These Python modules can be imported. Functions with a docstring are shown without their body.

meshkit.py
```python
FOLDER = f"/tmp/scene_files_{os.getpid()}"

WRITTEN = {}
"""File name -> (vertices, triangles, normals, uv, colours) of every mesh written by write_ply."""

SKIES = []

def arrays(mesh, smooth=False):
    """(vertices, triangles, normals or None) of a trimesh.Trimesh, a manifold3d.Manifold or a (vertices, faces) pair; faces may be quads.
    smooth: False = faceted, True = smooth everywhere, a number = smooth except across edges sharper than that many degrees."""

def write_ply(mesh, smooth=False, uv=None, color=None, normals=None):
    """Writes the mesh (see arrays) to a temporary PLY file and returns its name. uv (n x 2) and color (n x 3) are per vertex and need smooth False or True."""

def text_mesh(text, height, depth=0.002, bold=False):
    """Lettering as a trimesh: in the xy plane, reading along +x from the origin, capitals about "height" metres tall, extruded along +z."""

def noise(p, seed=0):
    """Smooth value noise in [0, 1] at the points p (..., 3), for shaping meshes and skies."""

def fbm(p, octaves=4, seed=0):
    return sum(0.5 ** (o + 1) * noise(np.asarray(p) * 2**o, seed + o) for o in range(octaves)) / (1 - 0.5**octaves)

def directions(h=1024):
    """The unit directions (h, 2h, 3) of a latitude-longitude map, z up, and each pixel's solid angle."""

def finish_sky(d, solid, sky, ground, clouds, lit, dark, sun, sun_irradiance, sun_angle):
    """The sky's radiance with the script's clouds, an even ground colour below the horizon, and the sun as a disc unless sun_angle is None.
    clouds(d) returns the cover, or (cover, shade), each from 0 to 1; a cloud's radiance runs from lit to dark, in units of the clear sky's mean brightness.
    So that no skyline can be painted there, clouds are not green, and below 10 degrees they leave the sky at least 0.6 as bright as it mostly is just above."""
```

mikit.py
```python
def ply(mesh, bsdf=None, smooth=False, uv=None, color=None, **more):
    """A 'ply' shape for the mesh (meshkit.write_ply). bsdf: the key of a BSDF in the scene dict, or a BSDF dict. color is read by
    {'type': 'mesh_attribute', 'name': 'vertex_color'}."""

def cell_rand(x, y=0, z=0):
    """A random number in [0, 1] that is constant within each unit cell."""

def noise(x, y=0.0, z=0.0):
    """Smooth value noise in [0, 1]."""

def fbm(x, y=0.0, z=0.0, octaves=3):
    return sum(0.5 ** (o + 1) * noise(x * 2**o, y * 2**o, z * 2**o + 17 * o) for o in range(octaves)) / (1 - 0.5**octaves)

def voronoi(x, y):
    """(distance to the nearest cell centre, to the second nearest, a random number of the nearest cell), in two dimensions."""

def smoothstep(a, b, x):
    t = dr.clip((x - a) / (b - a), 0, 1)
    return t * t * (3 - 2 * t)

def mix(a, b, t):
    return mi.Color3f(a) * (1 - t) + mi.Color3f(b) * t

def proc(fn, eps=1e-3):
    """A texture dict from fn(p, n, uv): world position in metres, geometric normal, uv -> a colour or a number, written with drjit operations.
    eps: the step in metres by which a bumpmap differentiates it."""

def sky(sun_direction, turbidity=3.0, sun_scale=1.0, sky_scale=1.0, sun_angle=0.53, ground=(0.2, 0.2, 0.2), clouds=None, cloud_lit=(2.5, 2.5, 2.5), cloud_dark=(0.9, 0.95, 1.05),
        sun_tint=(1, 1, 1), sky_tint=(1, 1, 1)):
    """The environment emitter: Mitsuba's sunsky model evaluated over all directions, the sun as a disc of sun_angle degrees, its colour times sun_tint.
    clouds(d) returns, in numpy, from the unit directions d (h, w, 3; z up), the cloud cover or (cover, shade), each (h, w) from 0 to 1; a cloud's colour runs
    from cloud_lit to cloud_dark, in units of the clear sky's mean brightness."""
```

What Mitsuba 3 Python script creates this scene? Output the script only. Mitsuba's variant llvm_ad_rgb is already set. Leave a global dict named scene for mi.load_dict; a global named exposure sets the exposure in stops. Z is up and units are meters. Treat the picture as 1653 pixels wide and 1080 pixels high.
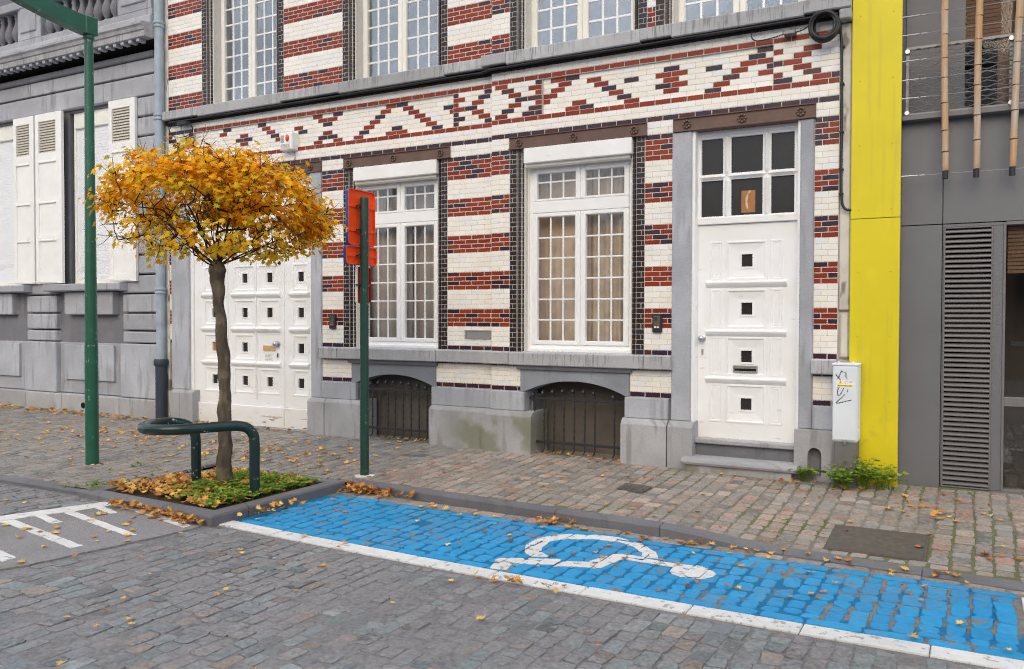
import math, random
import numpy as np
import drjit as dr
import mitsuba as mi
import mikit, meshkit
import manifold3d as m3
from mikit import proc, fbm, noise, cell_rand, smoothstep, mix
from shapely.geometry import Polygon, Point, LineString, box as sbox
from shapely.ops import unary_union

scene, labels = {}, {}
rng = np.random.default_rng(7)
random.seed(7)
S = 1.1                       # the scene is measured in units of 1.1 m

# ---------------------------------------------------------------- camera, sky, exposure
EYE = np.array([0.0, -8.585, 1.553])
FW = np.array([-0.48032846, 0.87683617, -0.0210451])
UP = np.array([-0.01169394, 0.01758992, 0.9997769])
T = mi.ScalarTransform4f
scene['camera'] = {'type': 'perspective', 'fov': 62.57, 'fov_axis': 'x', 'near_clip': 0.05, 'far_clip': 2000.0,
                   'to_world': T().look_at(origin=(EYE * S).tolist(), target=(EYE * S + FW).tolist(), up=UP.tolist())}


def overcast(d):
    az = np.arctan2(d[..., 1], d[..., 0])
    q = np.stack([np.cos(az) * 3, np.sin(az) * 3, d[..., 2] * 7], -1)
    n = meshkit.fbm(q, 4, 3)
    return np.ones(d.shape[:2]), np.clip((n - 0.42) * 2.6 + d[..., 2] * 0.06, 0, 1)


scene['sky'] = mikit.sky((0.15, -0.82, 0.55), turbidity=3, sun_scale=0.2, sun_angle=40, clouds=overcast,
                         cloud_lit=(2.02, 2.25, 2.58), cloud_dark=(1.18, 1.34, 1.56), ground=(0.16, 0.16, 0.165))
exposure = 2.75


# ---------------------------------------------------------------- materials
def tw(d):
    return {'type': 'twosided', 'bsdf': d}


def prin(name, col, rough=0.6, spec=0.4, **kw):
    c = {'type': 'rgb', 'value': list(col)} if isinstance(col, (tuple, list)) else proc(col)
    r = rough if isinstance(rough, float) else proc(rough)
    scene[name] = tw({'type': 'principled', 'base_color': c, 'roughness': r, 'specular': spec, **kw})


def bumped(name, col, rough, bump, scale, spec=0.4, **kw):
    c = {'type': 'rgb', 'value': list(col)} if isinstance(col, (tuple, list)) else proc(col)
    r = rough if isinstance(rough, float) else proc(rough)
    scene[name] = tw({'type': 'bumpmap', 'tex': proc(bump, 2e-3), 'scale': scale,
                      'bsdf': {'type': 'principled', 'base_color': c, 'roughness': r, 'specular': spec, **kw}})


def tone(c1, c2, s=14.0, amp=0.15, c3=None):
    """colour between c1 and c2 by the piece's own random u, with grain; v picks a few pieces of c3"""
    def fn(p, n, uv):
        b = mix(c1, c2, uv.x)
        if c3 is not None:
            b = mi.Color3f(dr.select(uv.y > 0.8, mi.Color3f(c3).x, b.x), dr.select(uv.y > 0.8, mi.Color3f(c3).y, b.y), dr.select(uv.y > 0.8, mi.Color3f(c3).z, b.z))
        g = fbm(p.x * s, p.y * s, p.z * s, 3)
        return b * (1 - amp + 2 * amp * g)
    return fn


# glazed bricks
prin('mat_white_glaze', tone((0.775, 0.735, 0.655), (0.80, 0.785, 0.75), 9, 0.05, (0.745, 0.745, 0.74)), 0.22, 0.5)
prin('mat_red_brick', tone((0.185, 0.023, 0.009), (0.255, 0.038, 0.014), 30, 0.2), 0.33, 0.3)
prin('mat_dark_brick', tone((0.045, 0.013, 0.022), (0.028, 0.017, 0.034), 30, 0.25, (0.075, 0.020, 0.020)), 0.3, 0.4)
prin('mat_jamb_brick', tone((0.022, 0.015, 0.015), (0.036, 0.020, 0.017), 30, 0.25, (0.026, 0.024, 0.033)), 0.3, 0.35)
prin('mat_mortar', tone((0.60, 0.575, 0.53), (0.60, 0.575, 0.53), 40, 0.15), 0.9, 0.2)
prin('mat_jamb_mortar', tone((0.50, 0.475, 0.445), (0.50, 0.475, 0.445), 12, 0.4), 0.9, 0.2)
prin('mat_thin_mortar', tone((0.47, 0.44, 0.40), (0.47, 0.44, 0.40), 40, 0.15), 0.9, 0.2)


def bluestone(base, dirt, streak=0.45):
    def fn(p, n, uv):
        a = fbm(p.x * 2.2, p.y * 2.2, p.z * 2.2, 4)
        s = fbm((p.x + p.y) * 16, 1.0, p.z * 1.6, 3)
        f = fbm(p.x * 60, p.y * 60, p.z * 60, 2)
        b = mi.Color3f(base) * (0.80 + 0.22 * uv.x) * (0.72 + 0.55 * a) * (0.90 + 0.2 * f)
        t = smoothstep(0.50, 0.80, s) * streak * smoothstep(0.35, 0.65, a)
        return mix(b, dirt, t)
    return fn


def grain(k):
    return lambda p, n, uv: fbm(p.x * k, p.y * k, p.z * k, 3)


bumped('mat_bluestone', bluestone((0.395, 0.415, 0.46), (0.17, 0.17, 0.17)), 0.75, grain(90), 0.004, 0.3)
bumped('mat_arch_stone', bluestone((0.255, 0.278, 0.318), (0.14, 0.14, 0.14)), 0.75, grain(90), 0.004, 0.3)
bumped('mat_plinth_stone', bluestone((0.385, 0.388, 0.405), (0.16, 0.155, 0.14), 0.6), 0.8, grain(70), 0.006, 0.3)


def mossy(p, n, uv):
    b = bluestone((0.385, 0.388, 0.405), (0.16, 0.155, 0.14), 0.6)(p, n, uv)
    m = smoothstep(0.48, 0.70, fbm(p.x * 3.1, 2.0, p.z * 2.5, 4) + 0.18 * smoothstep(0.45, 0.0, p.z))
    m *= smoothstep(-6.3, -5.7, p.x) * smoothstep(0.62, 0.35, p.z)
    return mix(b, (0.13, 0.135, 0.055), 0.6 * m)


bumped('mat_mossy_stone', mossy, 0.85, grain(70), 0.006, 0.3)


def sillcol(p, n, uv):
    b = bluestone((0.43, 0.435, 0.455), (0.18, 0.18, 0.18), 0.3)(p, n, uv)
    k = smoothstep(0.54, 0.70, fbm(p.x * 85, 0.0, p.z * 4, 3)) * smoothstep(0.35, 0.6, fbm(p.x * 3, 5.0, p.z * 2, 3))
    return mix(b, (0.14, 0.14, 0.135), 0.6 * k)


bumped('mat_sill_stone', sillcol, 0.8, grain(80), 0.006, 0.3)
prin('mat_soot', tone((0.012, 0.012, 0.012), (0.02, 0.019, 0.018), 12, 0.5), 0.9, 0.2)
bumped('mat_old_stone', bluestone((0.40, 0.41, 0.45), (0.17, 0.17, 0.175), 0.6), 0.8, grain(70), 0.006, 0.3)
bumped('mat_dark_stone', bluestone((0.20, 0.20, 0.225), (0.08, 0.08, 0.085), 0.5), 0.8, grain(70), 0.006, 0.3)


def pale_paint(p, n, uv):
    a = fbm(p.x * 3, p.y * 3, p.z * 3, 3)
    b = mix((0.80, 0.81, 0.825), (0.77, 0.77, 0.765), smoothstep(0.35, 0.75, a))
    d = smoothstep(0.68, 0.82, fbm(p.x * 7, p.y * 9, p.z * 16, 4))
    return mix(b, (0.50, 0.47, 0.41), 0.5 * d)


prin('mat_white_paint', pale_paint, 0.42, 0.4)


def garage_paint(p, n, uv):
    b = pale_paint(p, n, uv)
    w = smoothstep(0.66, 0.71, fbm(p.x * 6, 1.0, p.z * 22, 4)) * smoothstep(0.30, 0.05, p.z)
    low = smoothstep(0.42, 0.0, p.z) * fbm(p.x * 2.5, 3.0, p.z * 4, 3)
    return mix(mix(b, (0.60, 0.55, 0.46), 0.75 * low), (0.17, 0.13, 0.09), 0.9 * w)


prin('mat_garage_paint', garage_paint, 0.5, 0.35)
prin('mat_white_plastic', (0.80, 0.81, 0.82), 0.3, 0.5)
prin('mat_frame_cream', tone((0.74, 0.715, 0.645), (0.78, 0.765, 0.71), 8, 0.05), 0.4, 0.45)
prin('mat_louvre_tan', (0.56, 0.53, 0.47), 0.5, 0.3)
prin('mat_shutter_white', tone((0.78, 0.775, 0.755), (0.80, 0.80, 0.785), 6, 0.05), 0.45, 0.4)


def slat_blind(p, n, uv):
    d = smoothstep(0.55, 0.75, fbm(p.x * 4, 0.0, p.z * 9, 3)) * smoothstep(3.0, 2.3, p.z)
    return mix((0.74, 0.755, 0.79), (0.50, 0.48, 0.46), d * 0.7)


prin('mat_roller_blind', slat_blind, 0.5, 0.4)
prin('mat_lintel', tone((0.120, 0.072, 0.057), (0.135, 0.082, 0.065), 8, 0.22), 0.55, 0.4)
prin('mat_rosette', tone((0.15, 0.10, 0.075), (0.16, 0.105, 0.08), 20, 0.2), 0.4, 0.5)
prin('mat_iron', tone((0.018, 0.019, 0.022), (0.03, 0.03, 0.032), 40, 0.3), 0.5, 0.5)
prin('mat_dark_void', (0.012, 0.012, 0.013), 0.9, 0.1)
prin('mat_room', (0.05, 0.045, 0.04), 0.9, 0.1)
prin('mat_basement', tone((0.105, 0.092, 0.080), (0.125, 0.112, 0.100), 3, 0.3), 0.8, 0.3)
prin('mat_curtain_warm', tone((0.43, 0.345, 0.265), (0.52, 0.445, 0.37), 7, 0.25), 0.9, 0.1)
prin('mat_curtain_grey', tone((0.36, 0.325, 0.30), (0.42, 0.39, 0.37), 7, 0.2), 0.9, 0.1)
prin('mat_net_curtain', tone((0.035, 0.045, 0.055), (0.055, 0.065, 0.08), 3, 0.5), 0.9, 0.1)
scene['mat_glass'] = {'type': 'thindielectric', 'int_ior': 1.55}
scene['mat_dull_glass'] = {'type': 'thindielectric', 'int_ior': 1.25}
scene['mat_coated_glass'] = {'type': 'thindielectric', 'int_ior': 2.7}
prin('mat_dark_glass', tone((0.020, 0.018, 0.016), (0.030, 0.027, 0.024), 120, 0.5), 0.22, 0.5)
def worn_board(p, n, uv):
    b = mix((0.27, 0.115, 0.04), (0.42, 0.20, 0.08), fbm(p.x * 24, p.y * 24, p.z * 5, 3))
    w = smoothstep(0.60, 0.68, fbm(p.x * 30, 2.0, p.z * 7, 3))
    return mix(b, (0.62, 0.52, 0.38), w * 0.8)


prin('mat_brown_board', worn_board, 0.6, 0.3)
prin('mat_blind_brown', tone((0.12, 0.065, 0.035), (0.15, 0.085, 0.05), 9, 0.3), 0.6, 0.3)
prin('mat_far_brick', tone((0.16, 0.10, 0.075), (0.16, 0.10, 0.075), 3, 0.3), 0.9, 0.2)
prin('mat_steel', (0.55, 0.55, 0.56), 0.32, 0.5, metallic=0.9)
prin('mat_dull_steel', (0.36, 0.35, 0.34), 0.5, 0.5, metallic=0.6)
prin('mat_black_plastic', (0.016, 0.017, 0.02), 0.45, 0.5)


def greenpaint(c, wear):
    def fn(p, n, uv):
        a = fbm(p.x * 6, p.y * 6, p.z * 6, 3)
        b = mi.Color3f(c) * (0.8 + 0.4 * a)
        w = smoothstep(0.70, 0.74, fbm(p.x * 38, p.y * 38, p.z * 26, 3)) * smoothstep(0.5, 0.62, fbm(p.x * 5 + 3, p.y * 5, p.z * 5, 2)) * wear
        return mix(b, (0.42, 0.45, 0.45), w)
    return fn


prin('mat_lamp_green', greenpaint((0.013, 0.098, 0.058), 0.5), 0.38, 0.5)
prin('mat_post_green', greenpaint((0.012, 0.050, 0.034), 0.4), 0.35, 0.5)
prin('mat_guard_green', greenpaint((0.009, 0.028, 0.027), 1.0), 0.25, 0.45)
prin('mat_sign_orange', tone((0.93, 0.080, 0.010), (0.95, 0.090, 0.012), 6, 0.05), 0.42, 0.4)
prin('mat_sign_red', (0.50, 0.028, 0.012), 0.42, 0.4)
prin('mat_sign_blue', (0.02, 0.10, 0.38), 0.4, 0.4)
prin('mat_zinc', tone((0.30, 0.36, 0.42), (0.33, 0.39, 0.45), 7, 0.25), 0.5, 0.5)
prin('mat_cast_iron', tone((0.030, 0.040, 0.058), (0.035, 0.045, 0.06), 9, 0.2), 0.5, 0.45)


def plaster(p, n, uv):
    a = fbm(p.x * 5, p.y * 5, p.z * 5, 4)
    b = mix((0.64, 0.615, 0.57), (0.50, 0.475, 0.43), smoothstep(0.4, 0.75, a))
    return mix(b, (0.23, 0.215, 0.19), smoothstep(0.62, 0.72, fbm(p.x * 10, p.y * 10, p.z * 3.5, 3)))


bumped('mat_plaster', plaster, 0.85, grain(60), 0.006, 0.25)


def yellow(p, n, uv):
    b = mi.Color3f((0.66, 0.555, 0.010)) * (0.92 + 0.16 * fbm(p.x * 2, p.y * 2, p.z * 2, 3))
    s = smoothstep(0.55, 0.8, fbm(p.x * 22, 3.0, p.z * 0.9, 3)) * 0.22 + smoothstep(0.6, 0.75, fbm(p.x * 9, 1.0, p.z * 9, 4)) * smoothstep(0.9, 0.0, p.z) * 0.4
    return mix(b, (0.33, 0.29, 0.07), s)


prin('mat_yellow', yellow, 0.45, 0.4)
prin('mat_grey_panel', tone((0.15, 0.152, 0.166), (0.15, 0.152, 0.166), 2.5, 0.08), 0.42, 0.4)
prin('mat_louvre', (0.165, 0.158, 0.165), 0.42, 0.45)
prin('mat_alu', (0.20, 0.20, 0.205), 0.4, 0.5, metallic=0.5)
prin('mat_mesh_steel', (0.42, 0.42, 0.42), 0.35, 0.5, metallic=0.7)


def bamboo(p, n, uv):
    a = fbm(p.x * 9, p.y * 9, p.z * 2.2, 3)
    s = fbm(p.x * 90, p.y * 90, p.z * 3, 2)
    b = mix((0.50, 0.30, 0.155), (0.47, 0.39, 0.31), smoothstep(0.3, 0.75, a))
    return b * (0.80 + 0.35 * s)


prin('mat_bamboo', bamboo, 0.5, 0.4)
prin('mat_bamboo_node', (0.10, 0.06, 0.04), 0.7, 0.2)
prin('mat_cabinet', tone((0.68, 0.73, 0.78), (0.68, 0.73, 0.78), 4, 0.08), 0.4, 0.45)
prin('mat_pedestal', tone((0.155, 0.15, 0.145), (0.155, 0.15, 0.145), 5, 0.2), 0.7, 0.3)
prin('mat_label_white', (0.80, 0.80, 0.78), 0.5, 0.3)
prin('mat_label_yellow', (0.78, 0.62, 0.03), 0.5, 0.3)
prin('mat_ink', (0.012, 0.012, 0.014), 0.5, 0.3)
prin('mat_print_grey', (0.22, 0.22, 0.22), 0.6, 0.2)
prin('mat_alarm_red', (0.62, 0.07, 0.02), 0.35, 0.5)
prin('mat_wood_plate', tone((0.50, 0.33, 0.15), (0.50, 0.33, 0.15), 30, 0.2), 0.5, 0.4)

# ground


def roadfill(p, n, uv):
    a = fbm(p.x * 1.3, p.y * 1.3, 0.0, 4)
    f = fbm(p.x * 45, p.y * 45, 0.0, 3)
    b = mix((0.15, 0.144, 0.148), (0.19, 0.182, 0.185), a)
    return b * (0.58 + 0.8 * f)


bumped('mat_road_fill', roadfill, 0.8, grain(60), 0.01, 0.35)


def stonecol(cols, fillc, smear, pale=0.0):
    def fn(p, n, uv):
        b = mi.Color3f(cols[0])
        for k, c in enumerate(cols[1:], 1):
            b = mix(b, c, dr.select(uv.x > k / len(cols), 1.0, 0.0))
        g = fbm(p.x * 55, p.y * 55, p.z * 55, 3)
        b = b * (0.64 + 0.46 * uv.y + 0.75 * (g - 0.5))
        s = smoothstep(0.42, 0.56, fbm(p.x * 4.2, p.y * 4.2, 1.0, 4) + 0.42 * (fbm(p.x * 24, p.y * 24, 3.0, 3) - 0.5)) * smear
        return mix(b, mi.Color3f(fillc) * (0.55 + 0.85 * g), s)
    return fn


def wetrough(lo, hi):
    return lambda p, n, uv: lo + (hi - lo) * smoothstep(0.3, 0.7, fbm(p.x * 2.1, p.y * 2.1, 4.0, 3))


bumped('mat_cobble', stonecol([(0.185, 0.202, 0.214), (0.235, 0.25, 0.255), (0.195, 0.218, 0.222), (0.27, 0.225, 0.20), (0.222, 0.208, 0.208), (0.17, 0.174, 0.184), (0.215, 0.232, 0.236)], (0.205, 0.196, 0.202), 0.9),
       wetrough(0.42, 0.7), grain(55), 0.012, 0.4)
bumped('mat_paving_stone', stonecol([(0.30, 0.253, 0.222), (0.36, 0.235, 0.195), (0.275, 0.253, 0.238), (0.375, 0.305, 0.255), (0.215, 0.21, 0.21), (0.34, 0.265, 0.225), (0.28, 0.25, 0.222)], (0.29, 0.258, 0.225), 0.5),
       wetrough(0.45, 0.75), grain(55), 0.012, 0.35)
bumped('mat_left_paving', stonecol([(0.25, 0.235, 0.22), (0.275, 0.247, 0.226), (0.23, 0.221, 0.213), (0.295, 0.235, 0.205), (0.21, 0.203, 0.198)], (0.25, 0.231, 0.208), 0.75),
       wetrough(0.30, 0.7), grain(55), 0.012, 0.4)


def jointcol(p, n, uv):
    a = fbm(p.x * 2.3, p.y * 2.3, 0.0, 3)
    g = fbm(p.x * 50, p.y * 50, 0.0, 2)
    b = mix((0.225, 0.20, 0.168), (0.14, 0.126, 0.103), a)
    m = smoothstep(0.50, 0.66, fbm(p.x * 1.7 + 9, p.y * 1.7, 0.0, 3) + 0.14 * smoothstep(-1.6, -0.2, p.x) - 0.06)
    return mix(b, (0.095, 0.105, 0.035), m * 0.7) * (0.7 + 0.6 * g)


bumped('mat_joint', jointcol, 0.95, grain(60), 0.01, 0.2)


def bluepaint(p, n, uv):
    g = fbm(p.x * 30, p.y * 30, p.z * 30, 3)
    a = fbm(p.x * 2, p.y * 2, 0.0, 3)
    b = mix((0.016, 0.235, 0.49), (0.026, 0.285, 0.56), uv.x) * (0.85 + 0.3 * g)
    w = smoothstep(0.69, 0.75, fbm(p.x * 11, p.y * 16, 2.0, 4) + 0.10 * (a - 0.5) + 0.06 * (uv.y - 0.5))
    d = smoothstep(0.5, 0.75, fbm(p.x * 3.3, p.y * 3.3, 7.0, 4)) * 0.22
    return mix(mix(b, (0.14, 0.17, 0.22), d), (0.19, 0.175, 0.16), w)


bumped('mat_blue_stone', bluepaint, 0.55, grain(50), 0.010, 0.35)


def bayjoint(p, n, uv):
    g = fbm(p.x * 20, p.y * 20, 0.0, 3)
    b = mi.Color3f((0.175, 0.16, 0.145)) * (0.6 + 0.8 * g)
    w = smoothstep(0.36, 0.52, fbm(p.x * 6, p.y * 6, 3.0, 3) + 0.34 * smoothstep(-0.6, -3.2, p.x) - 0.08)
    return mix(b, (0.013, 0.13, 0.27), w * smoothstep(-2.55, -2.68, p.y))


bumped('mat_bay_joint', bayjoint, 0.85, grain(60), 0.012, 0.25)


def roadwhite(p, n, uv):
    g = fbm(p.x * 25, p.y * 25, 0.0, 3)
    w = smoothstep(0.66, 0.75, fbm(p.x * 22, p.y * 22, 4.0, 4))
    b = mix((0.66, 0.655, 0.645), (0.54, 0.53, 0.515), fbm(p.x * 2.5, p.y * 2.5, 0.0, 3)) * (0.92 + 0.16 * g)
    return mix(b, (0.27, 0.265, 0.26), w * 0.8)


bumped('mat_road_white', roadwhite, 0.7, grain(60), 0.006, 0.3)


def asphalt(p, n, uv):
    g = cell_rand(dr.floor(p.x * 190), dr.floor(p.y * 190), 0.0)
    f = fbm(p.x * 70, p.y * 70, 0.0, 2)
    a = fbm(p.x * 1.6, p.y * 1.6, 0.0, 4)
    b = mix((0.195, 0.186, 0.193), (0.235, 0.222, 0.226), a)
    m = smoothstep(0.5, 0.75, fbm(p.x * 1.3 + 4, p.y * 1.3, 0.0, 3))
    b = mix(b, (0.165, 0.162, 0.125), m * 0.6)
    return b * (0.62 + 0.4 * f + 0.45 * g)


bumped('mat_asphalt', asphalt, 0.85, grain(130), 0.008, 0.3)
bumped('mat_kerb', bluestone((0.155, 0.155, 0.17), (0.07, 0.07, 0.07), 0.3), 0.7, grain(80), 0.005, 0.35)
bumped('mat_soil', tone((0.055, 0.038, 0.025), (0.055, 0.038, 0.025), 20, 0.5), 0.95, grain(30), 0.02, 0.1)
prin('mat_manhole', tone((0.090, 0.078, 0.070), (0.10, 0.088, 0.08), 30, 0.35), 0.6, 0.4)
bumped('mat_bark', lambda p, n, uv: mix((0.060, 0.047, 0.034), (0.185, 0.150, 0.110), fbm(p.x * 26, p.y * 26, p.z * 7, 4)) * (0.75 + 0.5 * smoothstep(0.5, 0.65, fbm(p.x * 9, p.y * 9, p.z * 9, 3))),
       0.9, lambda p, n, uv: fbm(p.x * 45, p.y * 45, p.z * 12, 3), 0.02, 0.2)
prin('mat_twig', tone((0.040, 0.026, 0.020), (0.060, 0.040, 0.030), 20, 0.3), 0.85, 0.2)


def leafcol(cols):
    def fn(p, n, uv):
        b = mi.Color3f(cols[0])
        for k, c in enumerate(cols[1:], 1):
            b = mix(b, c, smoothstep((k - 0.6) / (len(cols) - 1), (k - 0.1) / (len(cols) - 1), uv.x))
        return b * (0.75 + 0.5 * uv.y)
    return fn


scene['mat_tree_leaf'] = {'type': 'principledthin', 'base_color': proc(leafcol([(0.58, 0.50, 0.05), (0.90, 0.60, 0.045), (0.92, 0.55, 0.038), (0.90, 0.46, 0.028), (0.78, 0.30, 0.018), (0.28, 0.085, 0.02)])),
                          'roughness': 0.55, 'diff_trans': 1.0, 'spec_trans': 0.0}
prin('mat_fallen_leaf', leafcol([(0.66, 0.46, 0.13), (0.62, 0.38, 0.095), (0.54, 0.26, 0.07), (0.36, 0.14, 0.045), (0.20, 0.075, 0.03)]), 0.7, 0.25)
scene['mat_green_leaf'] = {'type': 'principledthin', 'base_color': proc(leafcol([(0.17, 0.29, 0.04), (0.29, 0.42, 0.07), (0.42, 0.52, 0.11)])),
                           'roughness': 0.5, 'diff_trans': 0.7, 'spec_trans': 0.0}


# ---------------------------------------------------------------- mesh collector
_c = []
for sx in (-1, 1):
    for sy in (-1, 1):
        for sz in (-1, 1):
            _c.append((sx, sy, sz))
_C = np.array(_c, float)


def _chamfer_topology():
    idx = {}
    V = []
    for i, s in enumerate(_c):
        for a in range(3):
            idx[(i, a)] = len(V)
            V.append((i, a))
    cid = {s: i for i, s in enumerate(_c)}
    polys = []
    for a in range(3):
        b, c = [k for k in range(3) if k != a]
        for sg in (-1, 1):
            q = []
            for sb, sc in ((-1, -1), (1, -1), (1, 1), (-1, 1)):
                s = [0, 0, 0]
                s[a], s[b], s[c] = sg, sb, sc
                q.append(idx[(cid[tuple(s)], a)])
            polys.append(q)
    for a in range(3):                       # edges along axis a
        b, c = [k for k in range(3) if k != a]
        for sb in (-1, 1):
            for sc in (-1, 1):
                s0, s1 = [0, 0, 0], [0, 0, 0]
                s0[a], s1[a] = -1, 1
                s0[b] = s1[b] = sb
                s0[c] = s1[c] = sc
                i0, i1 = cid[tuple(s0)], cid[tuple(s1)]
                polys.append([idx[(i0, b)], idx[(i1, b)], idx[(i1, c)], idx[(i0, c)]])
    for i in range(8):
        polys.append([idx[(i, 0)], idx[(i, 1)], idx[(i, 2)]])
    P = np.zeros((24, 3))
    for k, (i, a) in enumerate(V):
        P[k] = _C[i] * 0.8
        P[k, a] = _C[i, a]
    tris = []
    for q in polys:
        n = np.cross(P[q[1]] - P[q[0]], P[q[2]] - P[q[0]])
        if n @ P[q].mean(0) < 0:
            q = q[::-1]
        tris.append([q[0], q[1], q[2]])
        if len(q) == 4:
            tris.append([q[0], q[2], q[3]])
    return V, np.array(tris)


_CV, _CT = _chamfer_topology()
_CI = np.array([i for i, a in _CV])
_CA = np.array([a for i, a in _CV])
_BT = np.array([[0, 1, 3], [0, 3, 2], [4, 6, 7], [4, 7, 5], [0, 4, 5], [0, 5, 1], [2, 3, 7], [2, 7, 6], [0, 2, 6], [0, 6, 4], [1, 5, 7], [1, 7, 3]])


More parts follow.
